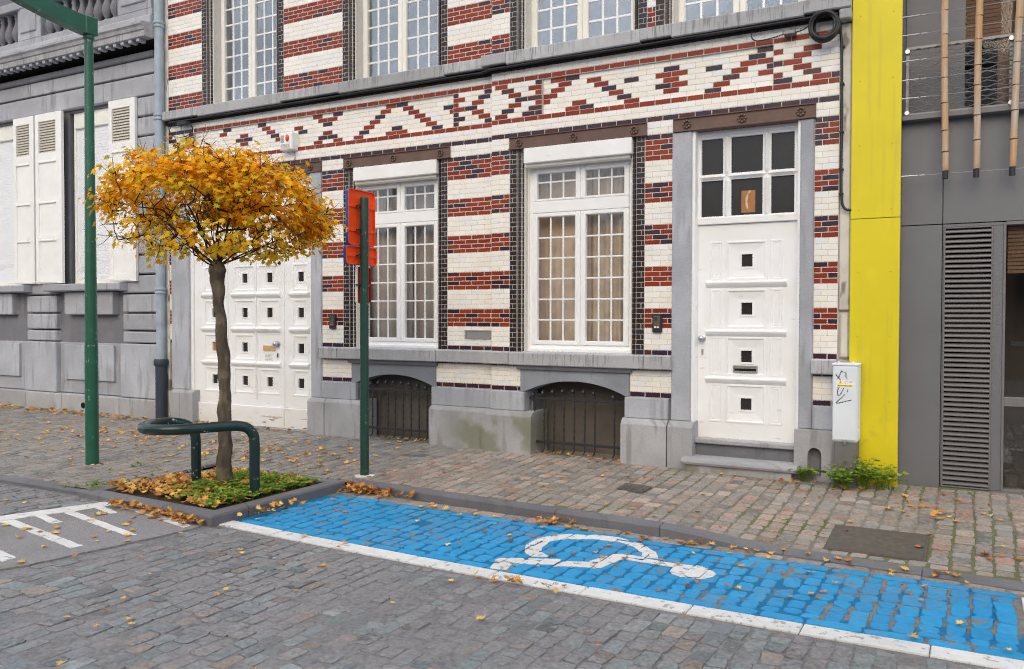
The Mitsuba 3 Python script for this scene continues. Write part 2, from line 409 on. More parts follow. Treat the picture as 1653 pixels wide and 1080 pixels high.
class M:
    """collects pieces; each vertex carries the piece's own pair of random numbers as uv"""

    def __init__(s):
        s.v, s.f, s.t, s.n = [], [], [], 0

    def add(s, v, f, uv=None):
        v = np.asarray(v, float)
        uv = rng.random(2) if uv is None else uv
        s.v.append(v)
        s.f.append(np.asarray(f, int) + s.n)
        s.t.append(np.broadcast_to(np.asarray(uv, float), (len(v), 2)))
        s.n += len(v)
        return s

    def box(s, x0, x1, y0, y1, z0, z1, c=0.0, uv=None):
        h = np.array([x1 - x0, y1 - y0, z1 - z0]) / 2
        m = np.array([x0 + x1, y0 + y1, z0 + z1]) / 2
        if c <= 0:
            return s.add(_C * h + m, _BT, uv)
        hh = np.maximum(h - c, h * 0.1)
        P = _C[_CI] * hh
        k = np.arange(24)
        P[k, _CA] = _C[_CI, _CA] * h[_CA]
        return s.add(P + m, _CT, uv)

    def man(s, man, uv=None):
        a = man.to_mesh()
        return s.add(a.vert_properties[:, :3], a.tri_verts, uv)

    def prism(s, polys, y0, y1, uv=None):
        """polygons in (x, z), extruded along y"""
        cs = m3.CrossSection([np.asarray(q, float) for q in polys], m3.FillRule.EvenOdd)
        a = cs.extrude(y1 - y0).to_mesh()
        P = a.vert_properties[:, :3]
        return s.add(np.stack([P[:, 0], y1 - P[:, 2], P[:, 1]], 1), a.tri_verts, uv)

    def slab(s, polys, z0, z1, uv=None):
        """polygons in (x, y), extruded along z"""
        cs = m3.CrossSection([np.asarray(q, float) for q in polys], m3.FillRule.EvenOdd)
        a = cs.extrude(z1 - z0).translate([0, 0, z0]).to_mesh()
        return s.add(a.vert_properties[:, :3], a.tri_verts, uv)

    def extx(s, prof, x0, x1, uv=None):
        """profile polygon in (y, z), extruded along x"""
        cs = m3.CrossSection([np.asarray(prof, float)], m3.FillRule.EvenOdd)
        a = cs.extrude(x1 - x0).to_mesh()
        P = a.vert_properties[:, :3]
        return s.add(np.stack([x0 + P[:, 2], P[:, 0], P[:, 1]], 1), a.tri_verts, uv)

    def tube(s, pts, r, n=10, uv=None, cap=True):
        p = np.asarray(pts, float)
        r = np.broadcast_to(np.asarray(r, float), (len(p),))
        d = np.gradient(p, axis=0)
        d /= np.linalg.norm(d, axis=1, keepdims=True) + 1e-12
        a = np.cross(d[0], [0, 0, 1] if abs(d[0][2]) < 0.9 else [1, 0, 0])
        a /= np.linalg.norm(a)
        ang = np.arange(n) * 2 * np.pi / n
        V = []
        for k in range(len(p)):
            a = a - d[k] * (a @ d[k])
            a /= np.linalg.norm(a)
            b = np.cross(d[k], a)
            V.append(p[k] + r[k] * (np.cos(ang)[:, None] * a + np.sin(ang)[:, None] * b))
        V = np.concatenate(V)
        F = []
        for k in range(len(p) - 1):
            i = np.arange(n)
            j = (i + 1) % n
            F += [np.stack([k * n + i, k * n + j, (k + 1) * n + j], 1), np.stack([k * n + i, (k + 1) * n + j, (k + 1) * n + i], 1)]
        if cap:
            m = len(V)
            V = np.vstack([V, p[:1], p[-1:]])
            i = np.arange(n)
            j = (i + 1) % n
            F += [np.stack([j, i, i * 0 + m], 1), np.stack([(len(p) - 1) * n + i, (len(p) - 1) * n + j, i * 0 + m + 1], 1)]
        return s.add(V, np.concatenate(F), uv)

    def lathe(s, prof, cx, cy, n=24, uv=None):
        """profile of (r, z) pairs from the bottom up, turned round the vertical through (cx, cy)"""
        prof = np.asarray(prof, float)
        ang = np.arange(n) * 2 * np.pi / n
        V = np.concatenate([np.stack([cx + r * np.cos(ang), cy + r * np.sin(ang), np.full(n, z)], 1) for r, z in prof])
        F = []
        i = np.arange(n)
        j = (i + 1) % n
        for k in range(len(prof) - 1):
            F += [np.stack([k * n + i, k * n + j, (k + 1) * n + j], 1), np.stack([k * n + i, (k + 1) * n + j, (k + 1) * n + i], 1)]
        return s.add(V, np.concatenate(F), uv)

    def ball(s, c, r, n=8, uv=None):
        k = n // 2 + 1
        th = np.linspace(0, np.pi, k)
        r = np.broadcast_to(np.asarray(r, float), (3,))
        ph = np.arange(n) * 2 * np.pi / n
        V = np.array([[np.sin(t) * np.cos(q), np.sin(t) * np.sin(q), np.cos(t)] for t in th for q in ph]) * r + np.asarray(c)
        F = []
        i = np.arange(n)
        j = (i + 1) % n
        for a in range(k - 1):
            F += [np.stack([a * n + i, (a + 1) * n + i, (a + 1) * n + j], 1), np.stack([a * n + i, (a + 1) * n + j, a * n + j], 1)]
        return s.add(V, np.concatenate(F), uv)

    def quad(s, a, b, c, d, uv=None):
        return s.add([a, b, c, d], [[0, 1, 2], [0, 2, 3]], uv)

    def put(s, key, mat, smooth=False, fix=False):
        if not s.v:
            return None
        key = key if fix else numbered(key)
        scene[key] = mikit.ply((np.concatenate(s.v) * S, np.concatenate(s.f)), mat, smooth, uv=np.concatenate(s.t))
        return key


USED, NEXT = set(), {}


def numbered(key):
    if key not in USED:
        USED.add(key)
        return key
    k = NEXT[key] = NEXT.get(key, 0) + 1
    return f'{key}_{k:03d}'


def thing(name, label, cat, group=None):
    key = numbered(name)
    tag(key, label, cat, group)
    return key


def tag(key, label=None, cat=None, group=None, kind=None):
    d = {k: v for k, v in (('label', label), ('category', cat), ('group', group), ('kind', kind)) if v}
    labels[key] = {**labels.get(key, {}), **d}
    return key


def B(key, mat, *a, c=0.004, smooth=False):
    return M().box(*a, c=c).put(key, mat, smooth)


def arc(cx, cz, rx, rz, a0, a1, n=16):
    return [(cx + rx * math.cos(t), cz + rz * math.sin(t)) for t in np.radians(np.linspace(a0, a1, n))]

# ---------------------------------------------------------------- ground: heights, outlines
def sm(a, b, x):
    t = np.clip((x - a) / (b - a), 0, 1)
    return t * t * (3 - 2 * t)


def kerb_y(x):                # the road face of the kerb on the right
    return -2.12 - 0.064 * (np.asarray(x, float) + 5.4)


LEFT_KERB = -3.56             # the road edge of the flush kerb on the left
ROAD = -0.15


def pav_z(x, y):
    x, y = np.asarray(x, float), np.asarray(y, float)
    f = np.clip(-y / 2.3, 0, 1.6)
    return -0.068 * np.minimum(f, 1.25) - 0.055 * sm(-2.3, -1.1, x) * sm(0.25, 1.0, f) - 0.03 * sm(-7.0, -9.0, x) * sm(0.6, 1.5, f)


PIT = Polygon([(-7.36, -3.62), (-5.39, -3.80), (-5.395, -2.14), (-7.09, -2.13)])
ASPHALT = Polygon([(-6.90, -3.66), (-5.46, -3.86), (-5.50, -4.25), (-5.64, -5.16), (-5.80, -5.55), (-6.2, -7.0), (-8.1, -7.0), (-7.23, -4.46)])
MANHOLE = sbox(-0.93, -2.19, -0.275, -1.58)
COVER = Polygon([(-2.89, -1.32), (-2.60, -1.37), (-2.60, -1.10), (-2.89, -1.05)])


def white_y(x):               # inner edge of the white strip in front of the bay
    return np.interp(x, [-5.4, -5.0, -3.2, -1.1, 0.3, 6.5], [-3.565, -3.60, -3.695, -3.735, -3.72, -3.72])


# one sheet under everything, out to the horizon
m = M()
m.quad((-260, -260, ROAD - 0.008), (260, -260, ROAD - 0.008), (260, 40, ROAD - 0.008), (-260, 40, ROAD - 0.008), (0.5, 0.5))
m.put('ground', 'mat_road_fill')
tag('ground', kind='structure')


def sheet(key, mat, xs, ys, zf, keep=None, kind='structure', drop=0.0):
    X, Y = np.meshgrid(xs, ys, indexing='ij')
    Z = zf(X, Y) - drop
    V = np.stack([X, Y, Z], -1).reshape(-1, 3)
    n = len(ys)
    F = []
    for i in range(len(xs) - 1):
        for j in range(n - 1):
            if keep and not keep((xs[i] + xs[i + 1]) / 2, (ys[j] + ys[j + 1]) / 2):
                continue
            a = i * n + j
            F += [[a, a + n, a + n + 1], [a, a + n + 1, a + 1]]
    k = M().add(V, F, (0.5, 0.5)).put(key, mat, True)
    if kind:
        tag(k, kind=kind)
    return k


def ragged_sheet(key, mat, xs, y_of, zf, drop):
    """strip between y_of(x) and the house fronts"""
    V, F = [], []
    n = 13
    for x in xs:
        for t in np.linspace(0, 1, n):
            y = y_of(x) * (1 - t) + 0.35 * t
            V.append((x, y, float(zf(x, y)) - drop))
    for i in range(len(xs) - 1):
        for j in range(n - 1):
            a = i * n + j
            F += [[a, a + n, a + n + 1], [a, a + n + 1, a + 1]]
    M().add(V, F, (0.5, 0.5)).put(key, mat, True)
    tag(key, kind='structure')


ragged_sheet('pavement', 'mat_joint', np.concatenate([np.arange(-60, -16, 2.0), np.arange(-16, -7.3, 0.3), [-7.33]]), lambda x: LEFT_KERB + 0.05, pav_z, 0.0055)
V, F, n = [], [], 9
xs = np.concatenate([[-7.331], np.arange(-7.2, 1.0, 0.2), np.arange(1, 30, 1.0)])
for x in xs:
    y0 = -2.05 if x < -5.35 else float(kerb_y(x)) + 0.06
    for t in np.linspace(0, 1, n):
        y = y0 * (1 - t) + 0.35 * t
        V.append((x, y, float(pav_z(x, y)) - 0.0055))
for i in range(len(xs) - 1):
    for j in range(n - 1):
        a = i * n + j
        F += [[a, a + n, a + n + 1], [a, a + n + 1, a + 1]]
M().add(V, F, (0.5, 0.5)).put('pavement', 'mat_joint', True)
tag('pavement_001', kind='structure')

# ---------------------------------------------------------------- stones
_oct = np.array([(-1, -.55), (-.6, -1), (.6, -1), (1, -.55), (1, .55), (.6, 1), (-.6, 1), (-1, .55)])


def stone(poly, zf, h, bev, dz, tilt=0.02, uv=None):
    """a worn stone: outline (k x 2) at its shoulder, flat worn top inset by bev, skirt going down h"""
    poly = np.asarray(poly, float)
    k = len(poly)
    c = poly.mean(0)
    d = poly - c
    L = np.linalg.norm(d, axis=1, keepdims=True)
    top = c + d * np.maximum(0.4, 1 - bev / L)
    mid = c + d * np.maximum(0.4, 1 - 0.30 * bev / L)
    tx, ty = rng.normal(0, tilt, 2)
    zt = zf(c[0], c[1]) + dz

    def lev(p, off):
        return np.column_stack([p, zf(p[:, 0], p[:, 1]) + dz + (p[:, 0] - c[0]) * tx + (p[:, 1] - c[1]) * ty + off])
    V = np.vstack([[[c[0], c[1], zt + bev * 0.12]], lev(top, 0), lev(mid, -bev * 0.45), lev(poly, -h)])
    i = np.arange(k)
    j = (i + 1) % k
    F = [np.stack([i * 0, 1 + i, 1 + j], 1)]
    for a in (1, 1 + k):
        F += [np.stack([a + i, a + k + i, a + k + j], 1), np.stack([a + i, a + k + j, a + j], 1)]
    return V, np.concatenate(F), np.column_stack([top, V[1:1 + k, 2]])


def cobble_rows(x0, x1, px, yr, length, gap, jit, skip=None, rc=0.014):
    """rows across the street: returns outlines (8-gons) as arrays"""
    out = []
    k = 0
    x = x0
    while x < x1:
        w = px * (1 + rng.normal(0, 0.05))
        xm = x + w / 2
        ya, yb = yr(xm)
        y = ya - rng.random() * length * 0.6
        while y < yb:
            L = length * (0.60 + 0.75 * rng.random())
            a, b = max(y, ya), min(y + L, yb)
            y += L
            if b - a < 0.055:
                continue
            g = gap / 2
            hx, hy = w / 2 - g, (b - a) / 2 - g
            cx, cy = xm + rng.normal(0, 0.003) + 0.007 * math.sin(1.9 * (a + b) + 0.6 * xm), (a + b) / 2
            if skip and skip(cx, cy, hx, hy):
                continue
            r = min(rc * (0.6 + 0.8 * rng.random()), hx * 0.5, hy * 0.5)
            q = np.array([(-hx, -hy + r), (-hx + r, -hy), (hx - r, -hy), (hx, -hy + r), (hx, hy - r), (hx - r, hy), (-hx + r, hy), (-hx, hy - r)])
            q[:, 0] *= 1 + rng.normal(0, 0.035)
            q += rng.normal(0, jit, q.shape)
            q = q + q[:, ::-1] * np.array([rng.normal(0, 0.03), 0])
            out.append(q + (cx, cy))
        x += w
    return out


def lay(parent, name, stuffname, mat, items, keep=300):
    """items: (vertices, faces). The nearest ones in view become parts, the rest one part"""
    fwd = FW / np.linalg.norm(FW)
    rt = np.cross(fwd, UP)
    rt /= np.linalg.norm(rt)

    def size(V):
        d = V.mean(0) - EYE
        z = d @ fwd
        if z < 0.3:
            return 0
        u, w = (d @ rt) / z * 1360 / 826.5, (d @ UP) / z * 1360 / 540
        if abs(u) > 0.97 or abs(w) > 0.97:
            return 0
        e = V.max(0) - V.min(0)
        return (e[0] * e[1] * abs(d[2]) + e[0] * e[2] * abs(d[1]) + e[1] * e[2] * abs(d[0])) / z ** 3
    order = sorted(range(len(items)), key=lambda i: -size(items[i][0]))
    rest = M()
    for r, i in enumerate(order):
        V, F = items[i][0], items[i][1]
        if r < keep and size(V) > 0:
            M().add(V, F).put(f'{parent}__{name}', mat, items[i][2] if len(items[i]) > 2 else True)
        else:
            rest.add(V, F)
    k = rest.put(f'{parent}__{stuffname}', mat, items[0][2] if len(items[0]) > 2 else True)
    if k:
        tag(k, kind='stuff')


zroad = lambda x, y: ROAD + 0.004 * np.sin(np.asarray(x) * 2.1 + 1) * np.sin(np.asarray(y) * 1.7)


def noskip(*a):
    return False


# pavement on the right
hit = lambda P, pad=0.02: (lambda x, y, hx, hy: P.distance(Point(x, y)) < pad)


def skip_pav(x, y, hx, hy):
    b = sbox(x - hx, y - hy, x + hx, y + hy)
    return b.intersects(MANHOLE) and b.intersection(MANHOLE).area > 0.6 * b.area or b.intersects(COVER) and b.intersection(COVER).area > 0.6 * b.area


items = []
for q in cobble_rows(-5.36, 0.95, 0.131, lambda x: (float(kerb_y(x)) + 0.135, 0.02), 0.135, 0.011, 0.0035, skip_pav):
    V, F, _ = stone(q, pav_z, 0.03, 0.011, rng.normal(0, 0.0016), 0.008)
    items.append((V, F))
lay('pavement_001', 'paving_stone', 'paving_stones', 'mat_paving_stone', items)
# pavement on the left, more worn and dirty
items = []


def skip_left(x, y, hx, hy):
    return PIT.buffer(0.02).contains(Point(x, y)) or PIT.buffer(-0.03).intersects(sbox(x - hx, y - hy, x + hx, y + hy))


for q in cobble_rows(-15.6, -5.37, 0.135, lambda x: ((LEFT_KERB + 0.13 if x < -7.28 else -2.12), 0.12), 0.15, 0.008, 0.003, skip_left):
    V, F, _ = stone(q, pav_z, 0.03, 0.008, rng.normal(0.001, 0.0012), 0.007)
    items.append((V, F))
lay('pavement', 'paving_stone', 'paving_stones', 'mat_left_paving', items)

# the road
skip_road = lambda x, y, hx, hy: ASPHALT.buffer(0.045).contains(Point(x, y))
items = []
for q in cobble_rows(-6.6, 1.4, 0.106, lambda x: (-7.2, float(white_y(x)) - 0.185 if x > -5.42 else -3.9), 0.155, 0.008, 0.005, skip_road):
    V, F, _ = stone(q, zroad, 0.03, 0.006, rng.normal(-0.0038, 0.0028), 0.009)
    items.append((V, F))
for q in cobble_rows(-15.5, -6.62, 0.112, lambda x: (-7.2, LEFT_KERB - 0.045), 0.17, 0.010, 0.005, skip_road):
    V, F, _ = stone(q, zroad, 0.03, 0.011, rng.normal(0.002, 0.002), 0.012)
    items.append((V, F))
USED.add('road')
lay('road', 'cobble', 'cobbles', 'mat_cobble', items)
tag('road', kind='structure')

# the painted bay: a grey gutter row, blue rows, a long blue row next to the white strip
X0, X1 = -5.30, 0.262


def long_row(x0, x1, ya, yb, L, gap):
    out = []
    x = x0
    while x < x1 - 0.03:
        e = min(x + L * (0.8 + 0.45 * rng.random()), x1)
        if x1 - e < 0.08:
            e = x1
        xm = (x + e) / 2
        a, b = float(ya(xm)), float(yb(xm))
        hx, hy = (e - x) / 2 - gap / 2, (b - a) / 2 - gap / 2
        r = 0.02
        q = np.array([(-hx, -hy + r), (-hx + r, -hy), (hx - r, -hy), (hx, -hy + r), (hx, hy - r), (hx - r, hy), (-hx + r, hy), (-hx, hy - r)])
        q += rng.normal(0, 0.004, q.shape)
        out.append(q + (xm, (a + b) / 2))
        x = e
    return out


back = lambda x: np.interp(x, [-5.3, -2.39, 0.26, 8], [-2.33, -2.475, -2.575, -2.60])
m = M()
xs = np.linspace(-5.40, 0.42, 30)
V = [(x, y, ROAD - 0.0060) for x in xs for y in (float(white_y(x)) - 0.01, float(kerb_y(x)) + 0.03)]
F = []
for i in range(len(xs) - 1):
    F += [[2 * i, 2 * i + 2, 2 * i + 3], [2 * i, 2 * i + 3, 2 * i + 1]]
M().add(V, F, (0.5, 0.5)).put('parking_bay', 'mat_bay_joint', True)
tag('parking_bay', kind='structure')
grey = long_row(X0 - 0.05, 0.42, lambda x: float(back(x)) + 0.005, lambda x: float(kerb_y(x)) - 0.012, 0.26, 0.016)
items = []
for q in grey:
    V, F, _ = stone(q, zroad, 0.03, 0.010, rng.normal(0.002, 0.002), 0.01)
    items.append((V, F))
lay('parking_bay', 'gutter_stone', 'gutter_stones', 'mat_paving_stone', items)
blue = long_row(X0, X1, lambda x: float(back(x)) - 0.10, lambda x: float(back(x)), 0.27, 0.013)
blue += long_row(X0 - 0.03, X1, lambda x: float(white_y(x)) + 0.006, lambda x: float(white_y(x)) + 0.115, 0.27, 0.013)
blue += cobble_rows(X0, X1 - 0.06, 0.118, lambda x: (float(white_y(x)) + 0.115, float(back(x)) - 0.10), 0.168, 0.013, 0.0045, None, 0.021)
items, tops = [], []
for q in blue:
    wide = 0.5 + 0.5 * sm(-3.8, -0.5, q[:, 0].mean())       # joints open up towards the right end
    c = q.mean(0)
    q = c + (q - c) * (1.030 - 0.020 * wide)
    V, F, t = stone(q, zroad, 0.03, 0.011, rng.normal(0.002, 0.0022), 0.012)
    items.append((V, F))
    tops.append(np.column_stack([c + (q - c) * 0.995, np.repeat(t[:, 2].mean(), len(q)) + (t[:, 2] - t[:, 2].mean()) * 1.15]))
lay('parking_bay', 'blue_stone', 'blue_stones', 'mat_blue_stone', items)

# wheelchair symbol, white paint lying on the tops of the stones
wheel = Polygon([(-2.842, -3.196), (-2.896, -3.07), (-2.901, -2.877), (-2.845, -2.743), (-2.75, -2.648), (-2.581, -2.561), (-2.367, -2.545), (-2.139, -2.63), (-2.006, -2.762), (-1.934, -2.905), (-2.04, -2.935), (-2.075, -2.83), (-2.19, -2.709), (-2.342, -2.652), (-2.529, -2.683), (-2.697, -2.763), (-2.784, -2.904), (-2.767, -3.081), (-2.714, -3.186), (-2.612, -3.27), (-2.726, -3.316), (-2.785, -3.273)]).buffer(0)
leg = Polygon([(-2.898, -3.452), (-2.538, -3.309), (-2.319, -3.243), (-2.265, -3.078), (-2.246, -2.973), (-2.188, -2.941), (-2.005, -2.961), (-1.793, -2.973), (-1.604, -2.944), (-1.605, -3.04), (-1.785, -3.044), (-1.962, -3.039), (-2.156, -3.063), (-2.193, -3.325), (-2.297, -3.361), (-2.471, -3.415), (-2.766, -3.53), (-2.731, -3.671), (-2.842, -3.701), (-2.877, -3.575), (-2.912, -3.5)]).buffer(0)
head = Polygon([(-1.772, -3.138), (-1.779, -3.063), (-1.743, -2.994), (-1.675, -2.961), (-1.594, -2.97), (-1.522, -3.004), (-1.483, -3.055), (-1.488, -3.128), (-1.53, -3.196), (-1.588, -3.228), (-1.668, -3.233), (-1.733, -3.204)]).buffer(0).difference(Polygon([(-1.727, -3.045), (-1.613, -3.002), (-1.618, -3.057), (-1.688, -3.081)]))
symbol = unary_union([wheel, leg, head])


def drape(m, shape, lift=0.0025):
    for t in tops:
        P = Polygon(t[:, :2])
        if not P.is_valid:
            P = P.buffer(0)
        g = P.intersection(shape)
        A = np.column_stack([t[:, :2], np.ones(len(t))])
        co = np.linalg.lstsq(A, t[:, 2], rcond=None)[0]
        for q in getattr(g, 'geoms', [g]):
            if q.geom_type != 'Polygon' or q.area < 4e-5:
                continue
            c = q.buffer(0.0035)
            for h in getattr(c, 'geoms', [c]):
                ma = m3.CrossSection([np.array(h.exterior.coords)[:-1]] + [np.array(i.coords)[:-1] for i in h.interiors], m3.FillRule.EvenOdd).extrude(0.004).to_mesh()
                W = ma.vert_properties[:, :3].astype(float)
                W[:, 2] += W[:, 0] * co[0] + W[:, 1] * co[1] + co[2] + lift - 0.003
                m.add(W, ma.tri_verts)


k = thing('wheelchair_symbol', 'white painted wheelchair symbol on the blue parking bay', 'road marking')
for nm, sh in (('wheel', wheel), ('seat_and_leg', leg), ('head', head)):
    m = M()
    drape(m, sh)
    m.slab([np.array(g.exterior.coords)[:-1] for g in getattr(sh, 'geoms', [sh])] + [np.array(i.coords)[:-1] for g in getattr(sh, 'geoms', [sh]) for i in g.interiors], ROAD - 0.008, ROAD - 0.0035)
    m.put(f'{k}__{nm}', 'mat_road_white')

# white strip of flush blocks, and the white end of the bay
k = thing('white_kerb_strip', 'long white painted strip of flush blocks in front of the blue bay', 'road marking')
x = -5.46
while x < 6.4:
    e = x + 0.62 + 0.06 * rng.random()
    m = M()
    ya, yb = float(white_y(x)), float(white_y(e))
    g = 0.0035
    P = [(x + g, ya - 0.155, 0), (e - g, yb - 0.155, 0), (e - g, yb - 0.004, 0), (x + g, ya - 0.004, 0)]
    c = np.array(P).mean(0)
    top = [c + (np.array(p) - c) * 0.985 for p in P]
    z = ROAD + 0.002 + rng.normal(0, 0.001)
    V = [(p[0], p[1], z) for p in top] + [(p[0], p[1], z - 0.006) for p in P] + [(p[0], p[1], z - 0.05) for p in P]
    F = [[0, 1, 2], [0, 2, 3]]
    for a in (0, 4):
        for i in range(4):
            j = (i + 1) % 4
            F += [[a + i, a + 4 + i, a + 4 + j], [a + i, a + 4 + j, a + j]]
    m.add(V, F)
    m.put(f'{k}__block', 'mat_road_white')
    x = e
k = thing('white_end_line', 'short white painted line at the right end of the blue bay', 'road marking')
m = M()
for y0 in np.arange(-3.70, -2.62, 0.36):
    y1 = min(y0 + 0.352, -2.62)
    m.box(0.275, 0.425, y0, y1, ROAD - 0.03, ROAD + 0.003, 0.004)
m.put(k + '__painted_blocks', 'mat_road_white')

# asphalt patch with its white marking
pol = [list(c) for c in ASPHALT.exterior.coords[:-1]]
dense = []
for a, b in zip(pol, pol[1:] + pol[:1]):
    n = max(2, int(np.hypot(b[0] - a[0], b[1] - a[1]) / 0.07))
    for t in np.linspace(0, 1, n, endpoint=False):
        dense.append((a[0] + (b[0] - a[0]) * t + rng.normal(0, 0.005), a[1] + (b[1] - a[1]) * t + rng.normal(0, 0.005)))
M().slab([dense], ROAD - 0.03, ROAD + 0.006, (0.5, 0.5)).put('asphalt_patch', 'mat_asphalt')
tag('asphalt_patch', kind='structure')
k = thing('road_marking', 'white comb-shaped road marking painted on the grey asphalt patch', 'road marking')


def marking(name, P):
    q = []
    for a, b in zip(P, P[1:] + P[:1]):
        n = max(2, int(np.hypot(b[0] - a[0], b[1] - a[1]) / 0.06))
        for t in np.linspace(0, 1, n, endpoint=False):
            q.append((a[0] + (b[0] - a[0]) * t + rng.normal(0, 0.0025), a[1] + (b[1] - a[1]) * t + rng.normal(0, 0.0025)))
    M().slab([q], ROAD + 0.0065, ROAD + 0.010).put(f'{k}__{name}', 'mat_road_white')


marking('edge_line', [(-7.64, -5.3), (-7.20, -4.42), (-6.905, -3.575), (-6.79, -3.56), (-6.746, -3.690), (-6.835, -4.041), (-6.961, -4.313), (-7.01, -4.46), (-7.10, -4.66), (-7.48, -5.3)])
marking('edge_line', [(-6.775, -3.565), (-5.546, -3.876), (-5.53, -3.955), (-6.735, -3.688)])
marking('bar', [(-6.985, -4.455), (-5.751, -4.679), (-5.763, -4.767), (-6.898, -4.562), (-7.05, -4.575)])
marking('bar', [(-6.846, -4.104), (-5.709, -4.344), (-5.665, -4.280), (-6.822, -4.027)])
marking('short_bar', [(-6.946, -4.295), (-6.583, -4.386), (-6.556, -4.311), (-6.915, -4.230)])
marking('short_bar', [(-6.785, -3.858), (-6.454, -3.940), (-6.455, -3.868), (-6.765, -3.786)])
marking('bar', [(-7.25, -4.84), (-5.87, -5.10), (-5.85, -5.21), (-7.32, -4.95)])

# ---------------------------------------------------------------- kerbs
USED.add('kerb')
tag('kerb', kind='structure')


def loft(m, A, Bp, uv=None):
    A, Bp = np.asarray(A, float), np.asarray(Bp, float)
    n = len(A)
    V = np.vstack([A, Bp, A.mean(0)[None], Bp.mean(0)[None]])
    i = np.arange(n)
    j = (i + 1) % n
    F = np.concatenate([np.stack([i, j, n + j], 1), np.stack([i, n + j, n + i], 1), np.stack([j, i, i * 0 + 2 * n], 1), np.stack([n + i, n + j, i * 0 + 2 * n + 1], 1)])
    v = V[F]
    if np.einsum('ij,ij->i', v[:, 0] - V.mean(0), np.cross(v[:, 1] - v[:, 0], v[:, 2] - v[:, 0])).sum() < 0:
        F = F[:, ::-1]
    m.add(V, F, uv)


def kerb_top(x):
    return -0.066 - 0.062 * float(sm(-2.2, -1.15, x))


def kprof(x):
    y, z = float(kerb_y(x)), kerb_top(x)
    return [(x, y, -0.3), (x, y + 0.004, z - 0.018), (x, y + 0.018, z), (x, y + 0.125, z + 0.002), (x, y + 0.130, z - 0.01), (x, y + 0.13, -0.3)]


x = -5.335
for e in [-5.06, -3.05, -2.12, -1.18, -0.28, 0.62, 1.5, 2.6, 3.7, 4.8, 6, 8, 10, 14, 20]:
    n = max(1, int((e - x) / 0.3))
    m = M()
    uv = rng.random(2)
    g = np.linspace(x + 0.003, e - 0.003, n + 1)
    for a, b in zip(g[:-1], g[1:]):
        loft(m, kprof(a), kprof(b), uv)
    m.put('kerb__kerb_stone', 'mat_kerb')
    x = e
x = -7.345
while x > -40:
    e = x - (0.95 if x > -16 else 4.0)
    m = M()
    z = -0.106
    y = LEFT_KERB
    loft(m, [(x - .003, y, -0.3), (x - .003, y + .003, z - .02), (x - .003, y + .02, z), (x - .003, y + .115, z + .002), (x - .003, y + .12, -0.3)],
         [(e + .003, y, -0.3), (e + .003, y + .003, z - .02), (e + .003, y + .02, z), (e + .003, y + .115, z + .002), (e + .003, y + .12, -0.3)])
    m.put('kerb__kerb_stone', 'mat_kerb')
    x = e

# tree pit
k = thing('tree_pit', 'square tree pit edged with grey stone and filled with leaves and weeds', 'tree pit')
cs = np.array(PIT.exterior.coords[:-1])
inn = np.array([(-7.20, -3.49), (-5.55, -3.625), (-5.535, -2.27), (-6.96, -2.26)])
ztop = [-0.088, -0.068, -0.062, -0.072]
cuts = {0: [0, 0.33, 0.66, 1], 1: [0, 0.24, 0.56, 1], 2: [0, 0.5, 1], 3: [0, 0.5, 1]}
for s in range(4):
    a, b, ia, ib = cs[s], cs[(s + 1) % 4], inn[s], inn[(s + 1) % 4]
    za, zb = ztop[s], ztop[(s + 1) % 4]
    for t0, t1 in zip(cuts[s][:-1], cuts[s][1:]):
        L = np.linalg.norm(b - a)
        t0_, t1_ = t0 + (0.003 / L if t0 > 0 else 0), t1 - (0.003 / L if t1 < 1 else 0)

        def pr(t):
            o, i = a + (b - a) * t, ia + (ib - ia) * t
            z = za + (zb - za) * t
            d = (i - o) / np.linalg.norm(i - o)
            return [(*o, -0.3), (*(o + d * .003), z - .016), (*(o + d * .016), z), (*(i - d * .008), z + .001), (*i, z - .008), (*i, -0.3)]
        m = M()
        loft(m, pr(t0_), pr(t1_))
        m.put(f'{k}__edging_stone', 'mat_kerb')
soil_z = lambda x, y: -0.102 + 0.055 * np.exp(-((np.asarray(x) + 6.15) ** 2 + (np.asarray(y) + 2.95) ** 2) / 0.35) + 0.012 * np.sin(np.asarray(x) * 9) * np.sin(np.asarray(y) * 8)
V, F, n = [], [], 40
for i in range(n):
    for j in range(n):
        u, w = i / (n - 1), j / (n - 1)
        q = (inn[0] * (1 - u) + inn[1] * u) * (1 - w) + (inn[3] * (1 - u) + inn[2] * u) * w
        V.append((q[0], q[1], float(soil_z(*q))))
        if i < n - 1 and j < n - 1:
            a = i * n + j
            F += [[a, a + n, a + n + 1], [a, a + n + 1, a + 1]]
M().add(V, F, (.5, .5)).put(k + '__soil', 'mat_soil', True)

# covers in the pavement
k = thing('manhole_cover', 'large dark rectangular metal cover in the pavement at the right', 'manhole cover')
zc = lambda x, y: float(pav_z(x, y))
for nm, (x0, x1, y0, y1), dz, mat in (('frame', (-0.935, -0.27, -2.195, -1.575), 0.006, 'mat_manhole'), ('plate', (-0.915, -0.29, -2.175, -1.595), 0.009, 'mat_manhole')):
    m = M()
    P = [(x0, y0), (x1, y0), (x1, y1), (x0, y1)]
    V = [(x, y, zc(x, y) + dz) for x, y in P] + [(x, y, zc(x, y) - 0.04) for x, y in P]
    F = [[0, 1, 2], [0, 2, 3]]
    for i in range(4):
        j = (i + 1) % 4
        F += [[i, 4 + i, 4 + j], [i, 4 + j, j]]
    m.add(V, F, (.5, .5)).put(f'{k}__{nm}', mat)
m = M()
m.box(-0.40, -0.37, -1.90, -1.87, zc(-.38, -1.9) + 0.005, zc(-.38, -1.9) + 0.0100, uv=(.5, .5))
m.put(k + '__lifting_hole', 'mat_dark_void')
k = thing('service_cover', 'small dark square cover in the pavement between the basement window and the front door', 'manhole cover')
m = M()
P = [(-2.88, -1.31), (-2.61, -1.36), (-2.61, -1.11), (-2.88, -1.06)]
